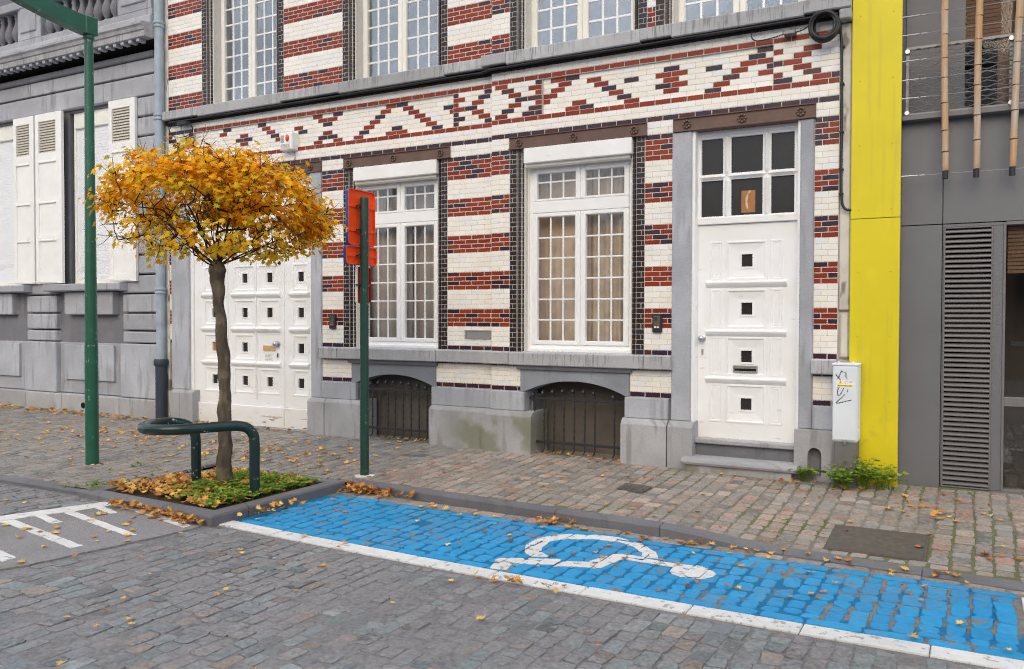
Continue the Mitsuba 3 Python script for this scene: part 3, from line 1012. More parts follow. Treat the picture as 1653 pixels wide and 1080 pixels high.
V = [(x, y, zc(x, y) + 0.009) for x, y in P] + [(x, y, zc(x, y) - 0.04) for x, y in P]
F = [[0, 1, 2], [0, 2, 3]]
for i in range(4):
    j = (i + 1) % 4
    F += [[i, 4 + i, 4 + j], [i, 4 + j, j]]
m.add(V, F, (.5, .5)).put(k + '__plate', 'mat_manhole')
m = M()
for t in np.linspace(0.15, 0.85, 5):
    x = -2.88 + 0.27 * t
    m.box(x - 0.012, x + 0.012, -1.30, -1.12, zc(x, -1.2) + 0.006, zc(x, -1.2) + 0.014, 0.003)
m.put(k + '__rib', 'mat_manhole')

# ---------------------------------------------------------------- the brick house
H = thing('brick_house', 'town house with white glazed bricks, red brick bands and a zigzag brick frieze', 'house')
LX, RX = -10.53, -1.135       # ends of the front
SEAM = -4.94
YL, YR = 0.0, -0.07           # the right half of the front stands a little forward
bricks = {'W': [], 'R': [], 'D': [], 'J': []}
PITCH = 0.1722


def brick_mesh(x0, x1, z0, z1, y, depth, ch):
    dy = rng.normal(0, 0.0006)
    t = rng.normal(0, 0.0005, 4)
    V = []
    for k, (x, z) in enumerate(((x0, z0), (x1, z0), (x1, z1), (x0, z1))):
        sx, sz = (1 if x == x0 else -1), (1 if z == z0 else -1)
        V.append((x + sx * ch, y + dy + t[k], z + sz * ch))
    for x, z in ((x0, z0), (x1, z0), (x1, z1), (x0, z1)):
        V.append((x, y + ch * 1.1 + dy, z))
    for x, z in ((x0, z0), (x1, z0), (x1, z1), (x0, z1)):
        V.append((x, y + depth, z))
    F = [[0, 1, 2], [0, 2, 3]]
    for a in (0, 4):
        for i in range(4):
            j = (i + 1) % 4
            F += [[a + i, a + 4 + i, a + 4 + j], [a + i, a + 4 + j, a + j]]
    return np.array(V), np.array(F)


def brick(kind, x0, x1, z0, z1, y):
    g = {'W': 0.0018, 'J': 0.0030}.get(kind, 0.0040)
    if x1 - x0 < 0.02:
        return
    V, F = brick_mesh(x0 + g, x1 - g, z0 + g, z1 - g, y, 0.034, 0.0022)
    bricks[kind].append((V, F, False))


mortar = {'mat_mortar': M(), 'mat_thin_mortar': M()}


def panel(x0, x1, y, rows, phase=0, dark=0.17, off=None):
    """rows: (z0, z1, kind); every second row starts with a half brick"""
    for k, (z0, z1, kind) in enumerate(rows):
        mortar['mat_thin_mortar' if kind == 'W' else 'mat_mortar'].box(x0, x1, y + 0.0035, y + 0.06, z0, z1, uv=(.5, .5))
        x = x0
        first = PITCH if (k + phase) % 2 == 0 else PITCH / 2
        if off:
            first = off[(k + phase) % 2]
        while x < x1 - 1e-6:
            e = x + (first if x == x0 else PITCH)
            if x1 - e < 0.03:
                e = x1
            kk = kind
            if kind == 'R' and rng.random() < dark:
                kk = 'D'
            brick(kk, x, min(e, x1), z0, z1, y)
            x = e


def split(z0, z1, n, kind):
    g = np.linspace(z0, z1, n + 1)
    return [(a, b, kind) for a, b in zip(g[:-1], g[1:])]


def lower_rows():
    r = [(1.150, 1.2067, 'D')] + split(1.2067, 1.435, 4, 'W')
    z = 1.435
    for k in range(4):
        r += split(z, z + 0.21, 4, 'R') + split(z + 0.21, z + 0.44, 4, 'W')
        z += 0.44
    r += split(3.195, 3.415, 4, 'R') + [(3.415, 3.470, 'D')] + split(3.470, 3.603, 2, 'W')
    return r


def upper_rows():
    r, z = split(4.595, 4.805, 4, 'R'), 4.805
    for k in range(4):
        r += split(z, z + 0.24, 4, 'W') + split(z + 0.24, z + 0.452, 4, 'R')
        z += 0.452
    return r


low, up = lower_rows(), upper_rows()
panel(-7.571, -7.209, YL, low)
panel(-5.598, SEAM, YL, low)
panel(SEAM, -4.697, YR, low, 0, 0.3, (0.165, 0.11))
panel(-3.067, -2.762, YR, low, 1)
panel(-1.358, RX, YR, low, 0, 0.35, (0.13, 0.07))
panel(LX, -10.474, YL, low)
# above the string course
panel(LX, -9.818, YL, up)
panel(-8.237, -7.215, YL, up)
panel(-5.598, SEAM, YL, up)
panel(SEAM, -4.700, YR, up, 0, 0.3, (0.165, 0.11))
panel(-3.052, -2.957, YR, up, 0, 0.3, (0.1, 0.06))
# under the sill
under = [(0.700, 0.757, 'D')] + split(0.757, 0.985, 4, 'W') + [(0.985, 1.040, 'D')]
panel(-7.571, -7.07, YL, under)
panel(-5.76, SEAM, YL, under, 1)
panel(SEAM, -4.55, YR, under)
panel(-3.225, -2.762, YR, under)
panel(-1.358, RX, YR, under)

# frieze: coloured bricks read off course by course (course, colour, left and right end in mm)
FRIEZE = '''10R10526,10456;9D10518,10379;11D10517,10372;6R10441,10289;8R10440,10288;7D10357,10208;11D10357,10205;9R10189,9995;11D10188,10036;7R10185,9995;8D10105,9995;10D10104,9994;9R9504,9356;10D9431,9271;7D9182,9033;6R9095,8943;8R9095,8942;7D9017,8862;10D8754,8603;9R8678,8523;8R8591,8434;7D8513,8361;6R8427,8284;8R8083,7931;7D8010,7852;10R7750,7589;4R7739,7590;5D7661,7509;9R7660,7502;6R7579,7422;8D7579,7421;5D7490,7334;9R7487,7335;4R7405,7252;10D7404,7245;4R7064,6907;5D6975,6815;6R6898,6729;7R6801,6636;8D6718,6559;9R6630,6468;4R6550,6385;10R6542,6384;5D6455,6294;10D6377,6209;4R6371,6217;9R6281,6124;8R6197,6037;7R6104,5945;6R6024,5865;5R5935,5776;4D5848,5691;8D5676,5540;7R5589,5537;11D5514,5353;10D5514,5444;9R5514,5353;8R5514,5443;7R5514,5356;6D5512,5441;5D5512,5352;4D5512,5441;7D5340,5183;8R5254,5094;6R5254,5094;9D5167,5006;5R5161,5006;10D5082,4941;4D5078,4941;10R4896,4733;4R4896,4736;9D4808,4650;5D4808,4649;8R4719,4557;6R4719,4557;7D4635,4476;4D4542,4383;9R4461,4294;5D4459,4288;11D4458,4296;7D4457,4288;10D4372,4283;8R4372,4294;6R4372,4282;4D4369,4285;7R4275,4115;6R4275,4202;10R4195,4018;8R4193,4023;9R4100,3940;10D4014,3846;4R4012,3849;5R3930,3763;4D3840,3675;9R3754,3588;8R3668,3503;7D3578,3413;6R3495,3329;5D3401,3238;4R3320,3151;8D3319,3157;6D2970,2802;8R2967,2800;7R2884,2716;5R2883,2716;9D2879,2713;6R2789,2624;8R2788,2625;4D2444,2276;8D2432,2267;5R2354,2187;6D2258,2092;7R2172,2008;8R2082,1920;9D1998,1834;10D1914,1754;8R1911,1753;6R1905,1752;7D1822,1753;9R1739,1663;7D1738,1665;5R1737,1664;4D1736,1576;7R1646,1485;6R1564,1398;8R1561,1399;5D1471,1309;9R1468,1305;4R1383,1217;10D1337,1228;4D1202,1137'''
FZ, FP = 3.603, 0.0567
coloured = []
for t in FRIEZE.split(';'):
    i = 2 if t[1].isdigit() else 1
    a, b = t[i + 1:].split(',')
    coloured.append((int(t[:i]), t[i], -int(a) / 1000, -int(b) / 1000))
strips = [(LX, -9.995, YL, 4, 11), (-9.995, -5.514, YL + 0.032, 4, 10), (-5.514, SEAM, YL, 4, 10), (SEAM, -4.285, YR, 4, 10), (-4.285, -1.752, YR + 0.032, 4, 10), (-1.752, RX, YR, 4, 10)]
for x0, x1, y, k0, k1 in strips:
    for k in range(k0, k1 + 1):
        z0, z1 = FZ + k * FP, FZ + (k + 1) * FP
        mortar['mat_thin_mortar'].box(x0, x1, y + 0.0035, y + 0.06, z0, z1, uv=(.5, .5))
        row = sorted((max(a, x0), min(b, x1), c) for r, c, a, b in coloured if r == k and a < x1 - 0.02 and b > x0 + 0.02)
        x = x0
        for a, b, c in row + [(x1, x1, None)]:
            gap = a - x
            if gap > 0.03:
                n = max(1, round(gap / 0.172))
                cut = [x]
                first = gap - (n - 1) * 0.172 if n > 1 else gap
                if first < 0.05 or first > 0.23:
                    cut = list(np.linspace(x, a, n + 1))
                elif x == x0:
                    cut = [x] + [x + first + 0.172 * i for i in range(n)]
                else:
                    cut = [x + 0.172 * i for i in range(n)] + [a]
                cut[-1] = a
                for p, q in zip(cut[:-1], cut[1:]):
                    brick('W', p, q, z0, z1, y)
                x = a
            if c:
                g = 0.006
                brick(c, x if abs(a - x) < 0.03 else a - g, b + g if b < x1 - g else x1, z0, z1, y)
                x = b + g if b < x1 - g else x1
for x0, x1, y in ((LX, SEAM, YL), (SEAM, RX, YR)):
    for k, kind in ((0, 'D'), (1, 'W'), (2, 'W'), (3, 'R'), (11, 'R'), (12, 'W'), (13, 'W'), (14, 'W'), (15, 'W')):
        if k == 11 and x0 == LX:
            x0 = -9.995
        elif x1 == SEAM:
            x0 = LX
        z0, z1 = FZ + k * FP, FZ + (k + 1) * FP
        panel(x0, x1, y, [(z0, z1, kind)], k, 0.0)
    # the two pilasters start their top course with dark bricks
# dark jambs of the windows: flat bricks, a groove, then rounded bricks that turn into the opening
jamb_joint = M()


def jamb(xw, side, y, z0, z1, reveal=0.15):
    """xw: edge of the white and red brickwork; the jamb runs 0.155 from there towards the opening (side = +1: opening to the right)"""
    z, k = z0, 0
    X = lambda t: xw + side * t
    jamb_joint.box(min(X(0), X(0.092)), max(X(0), X(0.092)), y + 0.0035, y + 0.08, z0, z1, uv=(.5, .5))
    jamb_joint.box(min(X(0.098), X(0.150)), max(X(0.098), X(0.150)), y + 0.02, y + reveal, z0, z1, uv=(.5, .5))
    while z < z1 - 0.02:
        e = min(z + 0.0552, z1)
        cuts = [0, 0.092] if k % 2 == 0 else [0, 0.036, 0.092]
        for a, b in zip(cuts[:-1], cuts[1:]):
            brick('J', min(X(a), X(b)), max(X(a), X(b)), z, e, y)
        g = 0.004
        r = 0.046
        prof = [(X(0.100), y + 0.02)] + [(X(0.100 + 0.008 + r * (1 - math.cos(t)) * 0 + 0.055 - r + r * math.sin(t) - 0.008), y + 0.004 + r * (1 - math.cos(t))) for t in np.radians((0, 22, 45, 68, 90))]
        prof += [(X(0.155), y + reveal * (0.55 if k % 2 else 0.98)), (X(0.100), y + reveal * (0.55 if k % 2 else 0.98))]
        cs = m3.CrossSection([np.array(prof)], m3.FillRule.EvenOdd).extrude(e - z - 2 * g).translate([0, 0, z + g]).to_mesh()
        bricks['J'].append((cs.vert_properties[:, :3].astype(float), cs.tri_verts, False))
        if k % 2:
            a, b = sorted((X(0.120), X(0.155)))
            bricks['J'].append((_C * np.array([(b - a) / 2, reveal * 0.205, (e - z) / 2 - g]) + np.array([(a + b) / 2, y + reveal * 0.775, (z + e) / 2]), _BT, False))
        z, k = e, k + 1


for xw, side, y in ((-7.209, 1, YL), (-5.598, -1, YL), (-4.697, 1, YR), (-3.067, -1, YR)):
    jamb(xw, side, y, 1.150, 3.463)
for xw, side, y in ((-9.818, 1, YL), (-8.237, -1, YL), (-7.215, 1, YL), (-5.598, -1, YL), (-4.700, 1, YR), (-3.052, -1, YR), (-2.957, 1, YR)):
    jamb(xw, side, y, 4.595, 6.61, 0.215)
wall = M()
hole = lambda x0, x1, z0, z1: [(x0, z0), (x1, z0), (x1, z1), (x0, z1)]
wall.prism([hole(LX, SEAM, -0.3, 6.62), hole(-10.12, -7.74, -0.2, 3.47), hole(-7.03, -5.78, 1.05, 3.47), hole(-9.64, -8.41, 4.5, 6.61), hole(-7.04, -5.78, 4.5, 6.61), hole(-7.0, -5.79, -0.2, 0.95)], YL + 0.062, YL + 0.30, (.5, .5))
wall.prism([hole(SEAM, -1.03, -0.3, 6.62), hole(-4.52, -3.24, 1.05, 3.47), hole(-2.57, -1.47, -0.2, 3.50), hole(-4.525, -3.23, 4.5, 6.61), hole(-2.78, -1.5, 4.5, 6.61), hole(-4.50, -3.26, -0.2, 0.95)], YR + 0.062, YR + 0.30, (.5, .5))
W = f'{H}__wall'
wall.put(W, 'mat_mortar')
mortar['mat_mortar'].put(W + '__mortar', 'mat_mortar')
mortar['mat_thin_mortar'].put(W + '__thin_mortar', 'mat_thin_mortar')
jamb_joint.put(W + '__jamb_mortar', 'mat_jamb_mortar')
for q in ('mortar', 'thin_mortar', 'jamb_mortar'):
    tag(f'{W}__{q}', kind='stuff')
for kind, nm, mat in (('W', 'white_brick', 'mat_white_glaze'), ('R', 'red_brick', 'mat_red_brick'), ('D', 'purple_brick', 'mat_dark_brick'), ('J', 'black_brick', 'mat_jamb_brick')):
    lay(W, nm, nm + 'work', mat, bricks[kind])
# the rest of the shell
m = M()
m.box(LX, -1.03, 4.0, 4.2, -0.3, 6.9).box(LX, LX + 0.2, 0.31, 4.0, -0.3, 6.9).box(-1.23, -1.03, 0.31, 4.0, -0.3, 6.9).box(LX, -1.03, 0.31, 4.0, 4.15, 4.30)
m.put(H + '__back_wall', 'mat_room')
m = M()
m.box(LX, -1.03, -0.05, 4.2, 6.9, 7.05)
m.box(LX, -1.03, YL + 0.0, 0.32, 6.615, 6.90)
m.put(H + '__roof', 'mat_bluestone')

# ------------- stone trim
def stones(name, lst, mat, c=0.006, part=None):
    for b in lst:
        M().box(*b, c=c).put(f'{H}__{name}', mat)


# string course under the upper windows
cuts = [LX, -9.79, -8.20, -7.19, -5.57, -5.02, -4.69, -3.09, -2.75, -1.45, -1.03]
for i, (a, b) in enumerate(zip(cuts[:-1], cuts[1:])):
    y = -0.115 if b < -4.8 else -0.185
    under_win = i in (1, 3, 6, 8)
    z0 = 4.415 if under_win else 4.435
    m = M()
    m.extx([(0.1, z0), (y + 0.012, z0), (y, z0 + 0.01), (y, 4.552), (y + 0.012, 4.562), (0.15, 4.592), (0.15, z0)], a + 0.002, b - 0.002)
    m.put(H + '__string_course_block', 'mat_sill_stone')
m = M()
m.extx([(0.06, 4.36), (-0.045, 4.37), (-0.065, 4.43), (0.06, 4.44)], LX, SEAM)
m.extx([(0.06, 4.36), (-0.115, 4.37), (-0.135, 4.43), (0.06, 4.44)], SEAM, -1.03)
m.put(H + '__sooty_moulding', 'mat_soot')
# sill course of the ground floor
cuts = [-7.573, -7.235, -5.70, -5.01, -4.66, -3.04, -2.745]
for a, b in zip(cuts[:-1], cuts[1:]):
    y = -0.105 if b < -4.9 else -0.170
    dz = rng.normal(0, 0.002)
    M().extx([(0.13, 1.005), (y + 0.01, 1.005 + dz), (y, 1.015 + dz), (y, 1.138 + dz), (y + 0.012, 1.149 + dz), (0.13, 1.165), (0.13, 1.01)], a + 0.005, b - 0.005).put(H + '__sill_block', 'mat_sill_stone')
M().extx([(0.13, 1.01), (-0.155, 1.01), (-0.165, 1.02), (-0.165, 1.142), (-0.15, 1.152), (0.13, 1.16)], -1.357, -1.14).put(H + '__sill_block', 'mat_sill_stone')
# plinth
for (x0, x1, y, mat) in ((-7.745, -7.463, -0.10, 'mat_plinth_stone'), (-7.451, -6.865, -0.10, 'mat_plinth_stone'), (-5.800, -4.980, -0.10, 'mat_mossy_stone'), (-4.966, -4.365, -0.175, 'mat_mossy_stone'),
                        (-3.290, -2.787, -0.17, 'mat_plinth_stone'), (-2.773, -2.512, -0.17, 'mat_plinth_stone'), (-10.41, -10.215, -0.10, 'mat_plinth_stone'), (-10.21, -9.94, -0.10, 'mat_plinth_stone')):
    dz = -0.012 if y < -0.15 else 0
    M().extx([(0.25, -0.25), (y, -0.25), (y, 0.428 + dz), (y + 0.010, 0.442 + dz), (y + 0.06, 0.474), (0.25, 0.476)], x0, x1).put(H + '__plinth_stone', mat)
for b in ((-7.563, -6.985, -0.035, 0.25, 0.476, 0.698), (-5.810, SEAM - 0.005, -0.035, 0.25, 0.476, 0.698), (SEAM + 0.005, -4.488, -0.105, 0.25, 0.476, 0.698), (-3.272, -2.79, -0.105, 0.25, 0.476, 0.698), (-1.355, -1.14, -0.105, 0.25, 0.476, 0.705)):
    M().box(*b, c=0.008).put(H + '__plinth_stone', 'mat_bluestone')
# last plinth stone, with a niche that holds a boot scraper
pl = m3.CrossSection([np.array([(-1.51, -0.25), (-1.145, -0.25), (-1.145, 0.472), (-1.51, 0.472)]),
                      np.array([(-1.385, 0.03), (-1.258, 0.03)] + arc(-1.3215, 0.235, 0.0635, 0.07, 0, 180, 11))], m3.FillRule.EvenOdd)
m = M()
a = pl.extrude(0.40).to_mesh()
P = a.vert_properties[:, :3]
m.add(np.stack([P[:, 0], 0.25 - P[:, 2], P[:, 1]], 1), a.tri_verts)
k = m.put(H + '__niche_stone', 'mat_plinth_stone')
M().box(-1.39, -1.25, -0.035, 0.0, -0.1, 0.32).put(H + '__niche_stone__niche_back', 'mat_dark_stone')
M().box(-1.43, -1.21, -0.155, -0.14, 0.075, 0.092, c=0.002).put(H + '__niche_stone__scraper_bar', 'mat_iron')
# arched lintels of the basement windows
for (x0, x1, ax0, ax1, zs, za, y) in ((-7.068, -5.762, -6.982, -5.812, 0.705, 0.825, YL - 0.012), (-4.548, -3.228, -4.486, -3.274, 0.705, 0.838, YR - 0.012)):
    w, h = (ax1 - ax0) / 2, za - zs
    Rr = (w * w + h * h) / (2 * h)
    t = math.degrees(math.asin(w / Rr))
    A = arc((ax0 + ax1) / 2, za - Rr, Rr, Rr, 90 + t, 90 - t, 21)
    P = [(x0, 0.985), (x0, 0.702)] + A + [(x1, 0.702), (x1, 0.985)]
    M().prism([P], y, 0.22).put(H + '__arch_stone', 'mat_arch_stone')
    M().extx([(0.1, 0.94), (y - 0.035, 0.955), (y - 0.055, 1.0), (0.1, 1.004)], x0 - 0.03, x1 + 0.03).put(H + '__arch_moulding', 'mat_dark_stone')
# door and garage surrounds
for b in ((-2.762, -2.556, YR - 0.022, 0.16, 0.476, 3.462), (-1.484, -1.360, YR - 0.022, 0.16, 0.474, 3.462), (-10.47, -10.10, -0.025, 0.18, 0.476, 3.47), (-7.757, -7.575, -0.02, 0.18, 0.476, 3.47)):
    M().box(*b, c=0.010).put(H + '__door_surround', 'mat_bluestone')

# ------------- iron lintels with rosettes
def rosette(key, x, z, y, r=0.047):
    m = M()
    for t in np.arange(8) * math.pi / 4:
        m.ball((x + r * 0.74 * math.cos(t), y - 0.010, z + r * 0.74 * math.sin(t)), (0.0135, 0.017, 0.0135), 8)
    m.ball((x, y - 0.010, z), (0.012, 0.02, 0.012), 8)
    m.put(key + '__rosette', 'mat_rosette', True)


for (x0, x1, y, ros) in ((-7.191, -5.550, YL - 0.02, (-7.10, -6.388, -5.684)), (-4.695, -3.041, YR - 0.02, (-4.565, -3.885, -3.179)), (-2.752, -1.346, YR - 0.02, (-2.607, -2.045, -1.483)), (-10.2, -7.568, YL - 0.02, (-9.98, -9.2, -8.45, -7.75))):
    m = M()
    m.extx([(0.14, 3.463), (y - 0.022, 3.463), (y - 0.022, 3.473), (y, 3.480), (y, 3.588), (y - 0.018, 3.594), (y - 0.018, 3.602), (0.14, 3.602)], x0, x1)
    k = m.put(H + '__lintel', 'mat_lintel')
    for x in ros:
        rosette(k, x, 3.533, y)


# ------------- windows
def frame_rect(m, x0, x1, z0, z1, w, y0, y1, c=0.004, wb=None, wt=None):
    wb, wt = wb or w, wt or w
    m.box(x0, x0 + w, y0, y1, z0, z1, c)
    m.box(x1 - w, x1, y0, y1, z0, z1, c)
    m.box(x0 + w - .001, x1 - w + .001, y0 + .0008, y1, z0, z0 + wb, c)
    m.box(x0 + w - .001, x1 - w + .001, y0 + .0008, y1, z1 - wt, z1, c)


def glazing(key, x0, x1, z0, z1, y, xs, zs, bar, glass, frame_mat):
    """glass cells between thin glazing bars"""
    m = M()
    for x in xs:
        m.box(x - bar / 2, x + bar / 2, y - 0.010, y + 0.008, z0, z1, 0.002)
    for z in zs:
        m.box(x0, x1, y - 0.0085, y + 0.007, z - bar / 2, z + bar / 2, 0.002)
    if xs or zs:
        m.put(key + '__glazing_bars', frame_mat)
    X, Z = [x0] + list(xs) + [x1], [z0] + list(zs) + [z1]
    for a, b in zip(X[:-1], X[1:]):
        for c, d in zip(Z[:-1], Z[1:]):
            t = rng.normal(0, 0.0007, 4)
            M().add([(a, y + t[0], c), (b, y + t[1], c), (b, y + t[2], d), (a, y + t[3], d)], [[0, 1, 2], [0, 2, 3]], (.5, .5)).put(key + '__pane', glass)


def curtain(key, x0, x1, z0, z1, y, mat, amp=0.022, wl=0.095, seed=0):
    r = np.random.default_rng(seed)
    n = int((x1 - x0) / 0.012)
    xs = np.linspace(x0, x1, n)
    ph = np.cumsum(1 + 0.55 * np.sin(np.linspace(0, 37, n) + 3 * r.random()) * r.random() + r.normal(0, 0.15, n)) * (xs[1] - xs[0]) * 2 * np.pi / wl
    yy = amp * np.sin(ph) * (0.6 + 0.4 * np.sin(xs * 7 + seed))
    zs = np.linspace(z0, z1, 5)
    V = [(x + 0.006 * math.sin(3 * z + i), y + d * (1 - 0.35 * (z - z0) / (z1 - z0)), z) for z in zs for i, (x, d) in enumerate(zip(xs, yy))]
    F = []
    for k in range(4):
        for i in range(n - 1):
            a = k * n + i
            F += [[a, a + 1, a + n + 1], [a, a + n + 1, a + n]]
    M().add(V, F).put(key + '__curtain', mat, True)


def low_window(x0, x1, y, warm, seed):
    k = numbered(H + '__ground_floor_window')
    fm = 'mat_white_plastic'
    m = M()
    frame_rect(m, x0, x1, 1.155, 3.30, 0.066, y, y + 0.07, wb=0.075)
    m.box(x0 + 0.07, x1 - 0.07, y - 0.012, y + 0.06, 2.742, 2.872, 0.006)
    m.box(x0 + 0.0, x1, y - 0.035, y + 0.02, 1.150, 1.195, 0.006)
    m.put(k + '__frame', 'mat_white_plastic')
    mid = (x0 + x1) / 2 + 0.012
    for a, b in ((x0 + 0.069, mid - 0.002), (mid + 0.002, x1 - 0.069)):
        m = M()
        frame_rect(m, a, b, 1.233, 2.738, 0.062, y - 0.014, y + 0.05, 0.008, wb=0.05, wt=0.045)
        m.put(k + '__casement', fm)
        X = [a + 0.062 + (b - a - 0.124) * t for t in (1 / 3, 2 / 3)]
        z0, z1 = 1.283, 2.693
        glazing(k, a + 0.062, b - 0.062, z0, z1, y + 0.022, X, [z0 + (z1 - z0) * t / 6 for t in range(1, 6)], 0.017, 'mat_glass', fm)
        m = M()
        frame_rect(m, a, b, 2.876, 3.24, 0.058, y - 0.010, y + 0.05, 0.006, wb=0.026, wt=0.05)
        m.put(k + '__fanlight', fm)
        glazing(k, a + 0.058, b - 0.058, 2.902, 3.19, y + 0.022, [a + 0.058 + (b - a - 0.116) * t for t in (1 / 3, 2 / 3)], [3.09], 0.017, 'mat_glass', fm)
    mat = 'mat_curtain_warm' if warm else 'mat_curtain_grey'
    curtain(k, x0 - 0.02, mid + 0.05, 1.12, 3.35, y + 0.20, mat, 0.060, 0.15, seed=seed)
    curtain(k, mid - 0.02, x1 + 0.02, 1.12, 3.35, y + 0.21, mat, 0.062, 0.165, seed=seed + 5)
    # roller shutter box in front of the top
    sy = y - 0.19
    m = M()
    m.box(x0 + 0.042, x1 + 0.025, sy, y + 0.02, 3.288, 3.462, 0.008)
    b = m.put(H + '__shutter_box', 'mat_white_paint')
    M().box(x0 + 0.03, x1 - 0.01, sy + 0.05, sy + 0.16, 3.255, 3.287, 0.004).put(b + '__slat_end', 'mat_frame_cream')
    for x in (x0 + 0.004, x1 - 0.034):
        M().box(x, x + 0.028, y - 0.03, y - 0.001, 1.197, 3.254, 0.003).put(b + '__guide_rail', 'mat_frame_cream')
    return k


low_window(-7.055, -5.757, YL + 0.145, False, 3)
low_window(-4.540, -3.226, YR + 0.145, True, 8)


def high_window(x0, x1, y, seed):
    k = numbered(H + '__upper_floor_window')
    fm = 'mat_frame_cream'
    m = M()
    frame_rect(m, x0, x1, 4.575, 6.605, 0.030, y, y + 0.07, wb=0.05)
    m.put(k + '__frame', fm)
    mid = (x0 + x1) / 2
    for a, b in ((x0 + 0.032, mid - 0.002), (mid + 0.002, x1 - 0.032)):
        m = M()
        frame_rect(m, a, b, 4.615, 6.58, 0.064, y - 0.014, y + 0.05, 0.008, wb=0.052)
        m.put(k + '__casement', fm)
        X = [a + 0.064 + (b - a - 0.128) * t for t in (1 / 3, 2 / 3)]
        glazing(k, a + 0.064, b - 0.064, 4.667, 6.516, y + 0.022, X, [4.848 + 0.2275 * i for i in range(8)], 0.022, 'mat_coated_glass', 'mat_white_plastic')
    curtain(k, x0, x1, 4.55, 6.6, y + 0.35, 'mat_net_curtain', 0.012, 0.16, seed)


for x0, x1, y, s in ((-9.664, -8.392, YL + 0.20, 1), (-7.06, -5.753, YL + 0.20, 2), (-4.545, -3.207, YR + 0.20, 3), (-2.802, -1.46, YR + 0.20, 4)):
    high_window(x0, x1, y, s)

# ------------- basement windows: dark recess, back board, wrought iron grille
for x0, x1, y, bars, gy in ((-6.93, -5.83, YL, (-6.86, -6.745, -6.62, -6.50, -6.385, -6.262, -6.142, -6.02, -5.90), 0.015), (-4.43, -3.30, YR, (-4.385, -4.262, -4.14, -4.017, -3.89, -3.762, -3.641, -3.411), -0.035)):
    k = numbered(H + '__basement_window')
    m = M()
    m.box(x0 - 0.1, x1 + 0.1, 0.30, 0.33, -0.2, 0.9).box(x0 - 0.1, x1 + 0.1, -0.04, 0.30, -0.20, -0.012)
    m.put(k + '__board', 'mat_basement')
    m = M()
    m.box(x0 - 0.015, x0 + 0.0, 0.0, 0.3, -0.1, 0.66).box(x1, x1 + 0.015, 0.0, 0.3, -0.1, 0.66)
    m.put(k + '__side', 'mat_dark_stone')
    g = k + '__grille'
    m = M()
    for z in (0.133, 0.628):
        m.box(x0 - 0.015, x1 + 0.015, gy - 0.008, gy + 0.008, z - 0.015, z + 0.015, 0.003)
        m.ball((x0 - 0.012, gy, z), 0.02, 6).ball((x1 + 0.012, gy, z), 0.02, 6)
    mid, hw = (x0 + x1) / 2, (x1 - x0) / 2
    for i, x in enumerate(bars):
        top = 0.628 + 0.030 + 0.065 * (1 - ((x - mid) / hw) ** 2)
        zz = np.linspace(0.055, top, 9)
        P = [(x, gy - 0.055, 0.028), (x, gy - 0.04, 0.035), (x, gy - 0.018, 0.045)] + [(x, gy - 0.003, z) for z in zz]
        P += [(x, gy - 0.012, top + 0.022), (x, gy - 0.035, top + 0.030), (x, gy - 0.055, top + 0.018), (x, gy - 0.058, top - 0.004), (x, gy - 0.043, top - 0.013)]
        m.tube(P, [0.006, 0.007] + [0.0085] * (len(P) - 3) + [0.006], 6)
        m.ball((x, gy - 0.046, top + 0.002), (0.021, 0.024, 0.024), 8)
        for z in (0.2, 0.28, 0.36, 0.44, 0.52):
            m.box(x - 0.0095, x + 0.0095, gy - 0.0125, gy + 0.0065, z - 0.02, z + 0.02, 0.003)
    m.put(g, 'mat_iron')

# ------------- front door
D = numbered(H + '__front_door')
fy = YR + 0.115
M().box(-2.556, -2.522, YR - 0.0, fy + 0.10, 0.31, 3.462, 0.004).box(-1.512, -1.484, YR - 0.0, fy + 0.10, 0.31, 3.462, 0.004).box(-2.522, -1.512, fy - 0.03, fy + 0.09, 2.505, 2.575, 0.006).box(-2.522, -1.512, fy - 0.02, fy + 0.09, 3.425, 3.462, 0.004).put(D + '__frame', 'mat_white_paint')
holes = [(2.066, 2.192), (1.579, 1.700), (1.096, 1.212), (0.610, 0.728)]
P = [hole(-2.520, -1.514, 0.308, 2.500)] + [hole(-2.232, -1.818, (a + b) / 2 - 0.205, (a + b) / 2 + 0.205) for a, b in holes]
M().prism(P, fy, fy + 0.045).put(D + '__leaf', 'mat_white_paint')


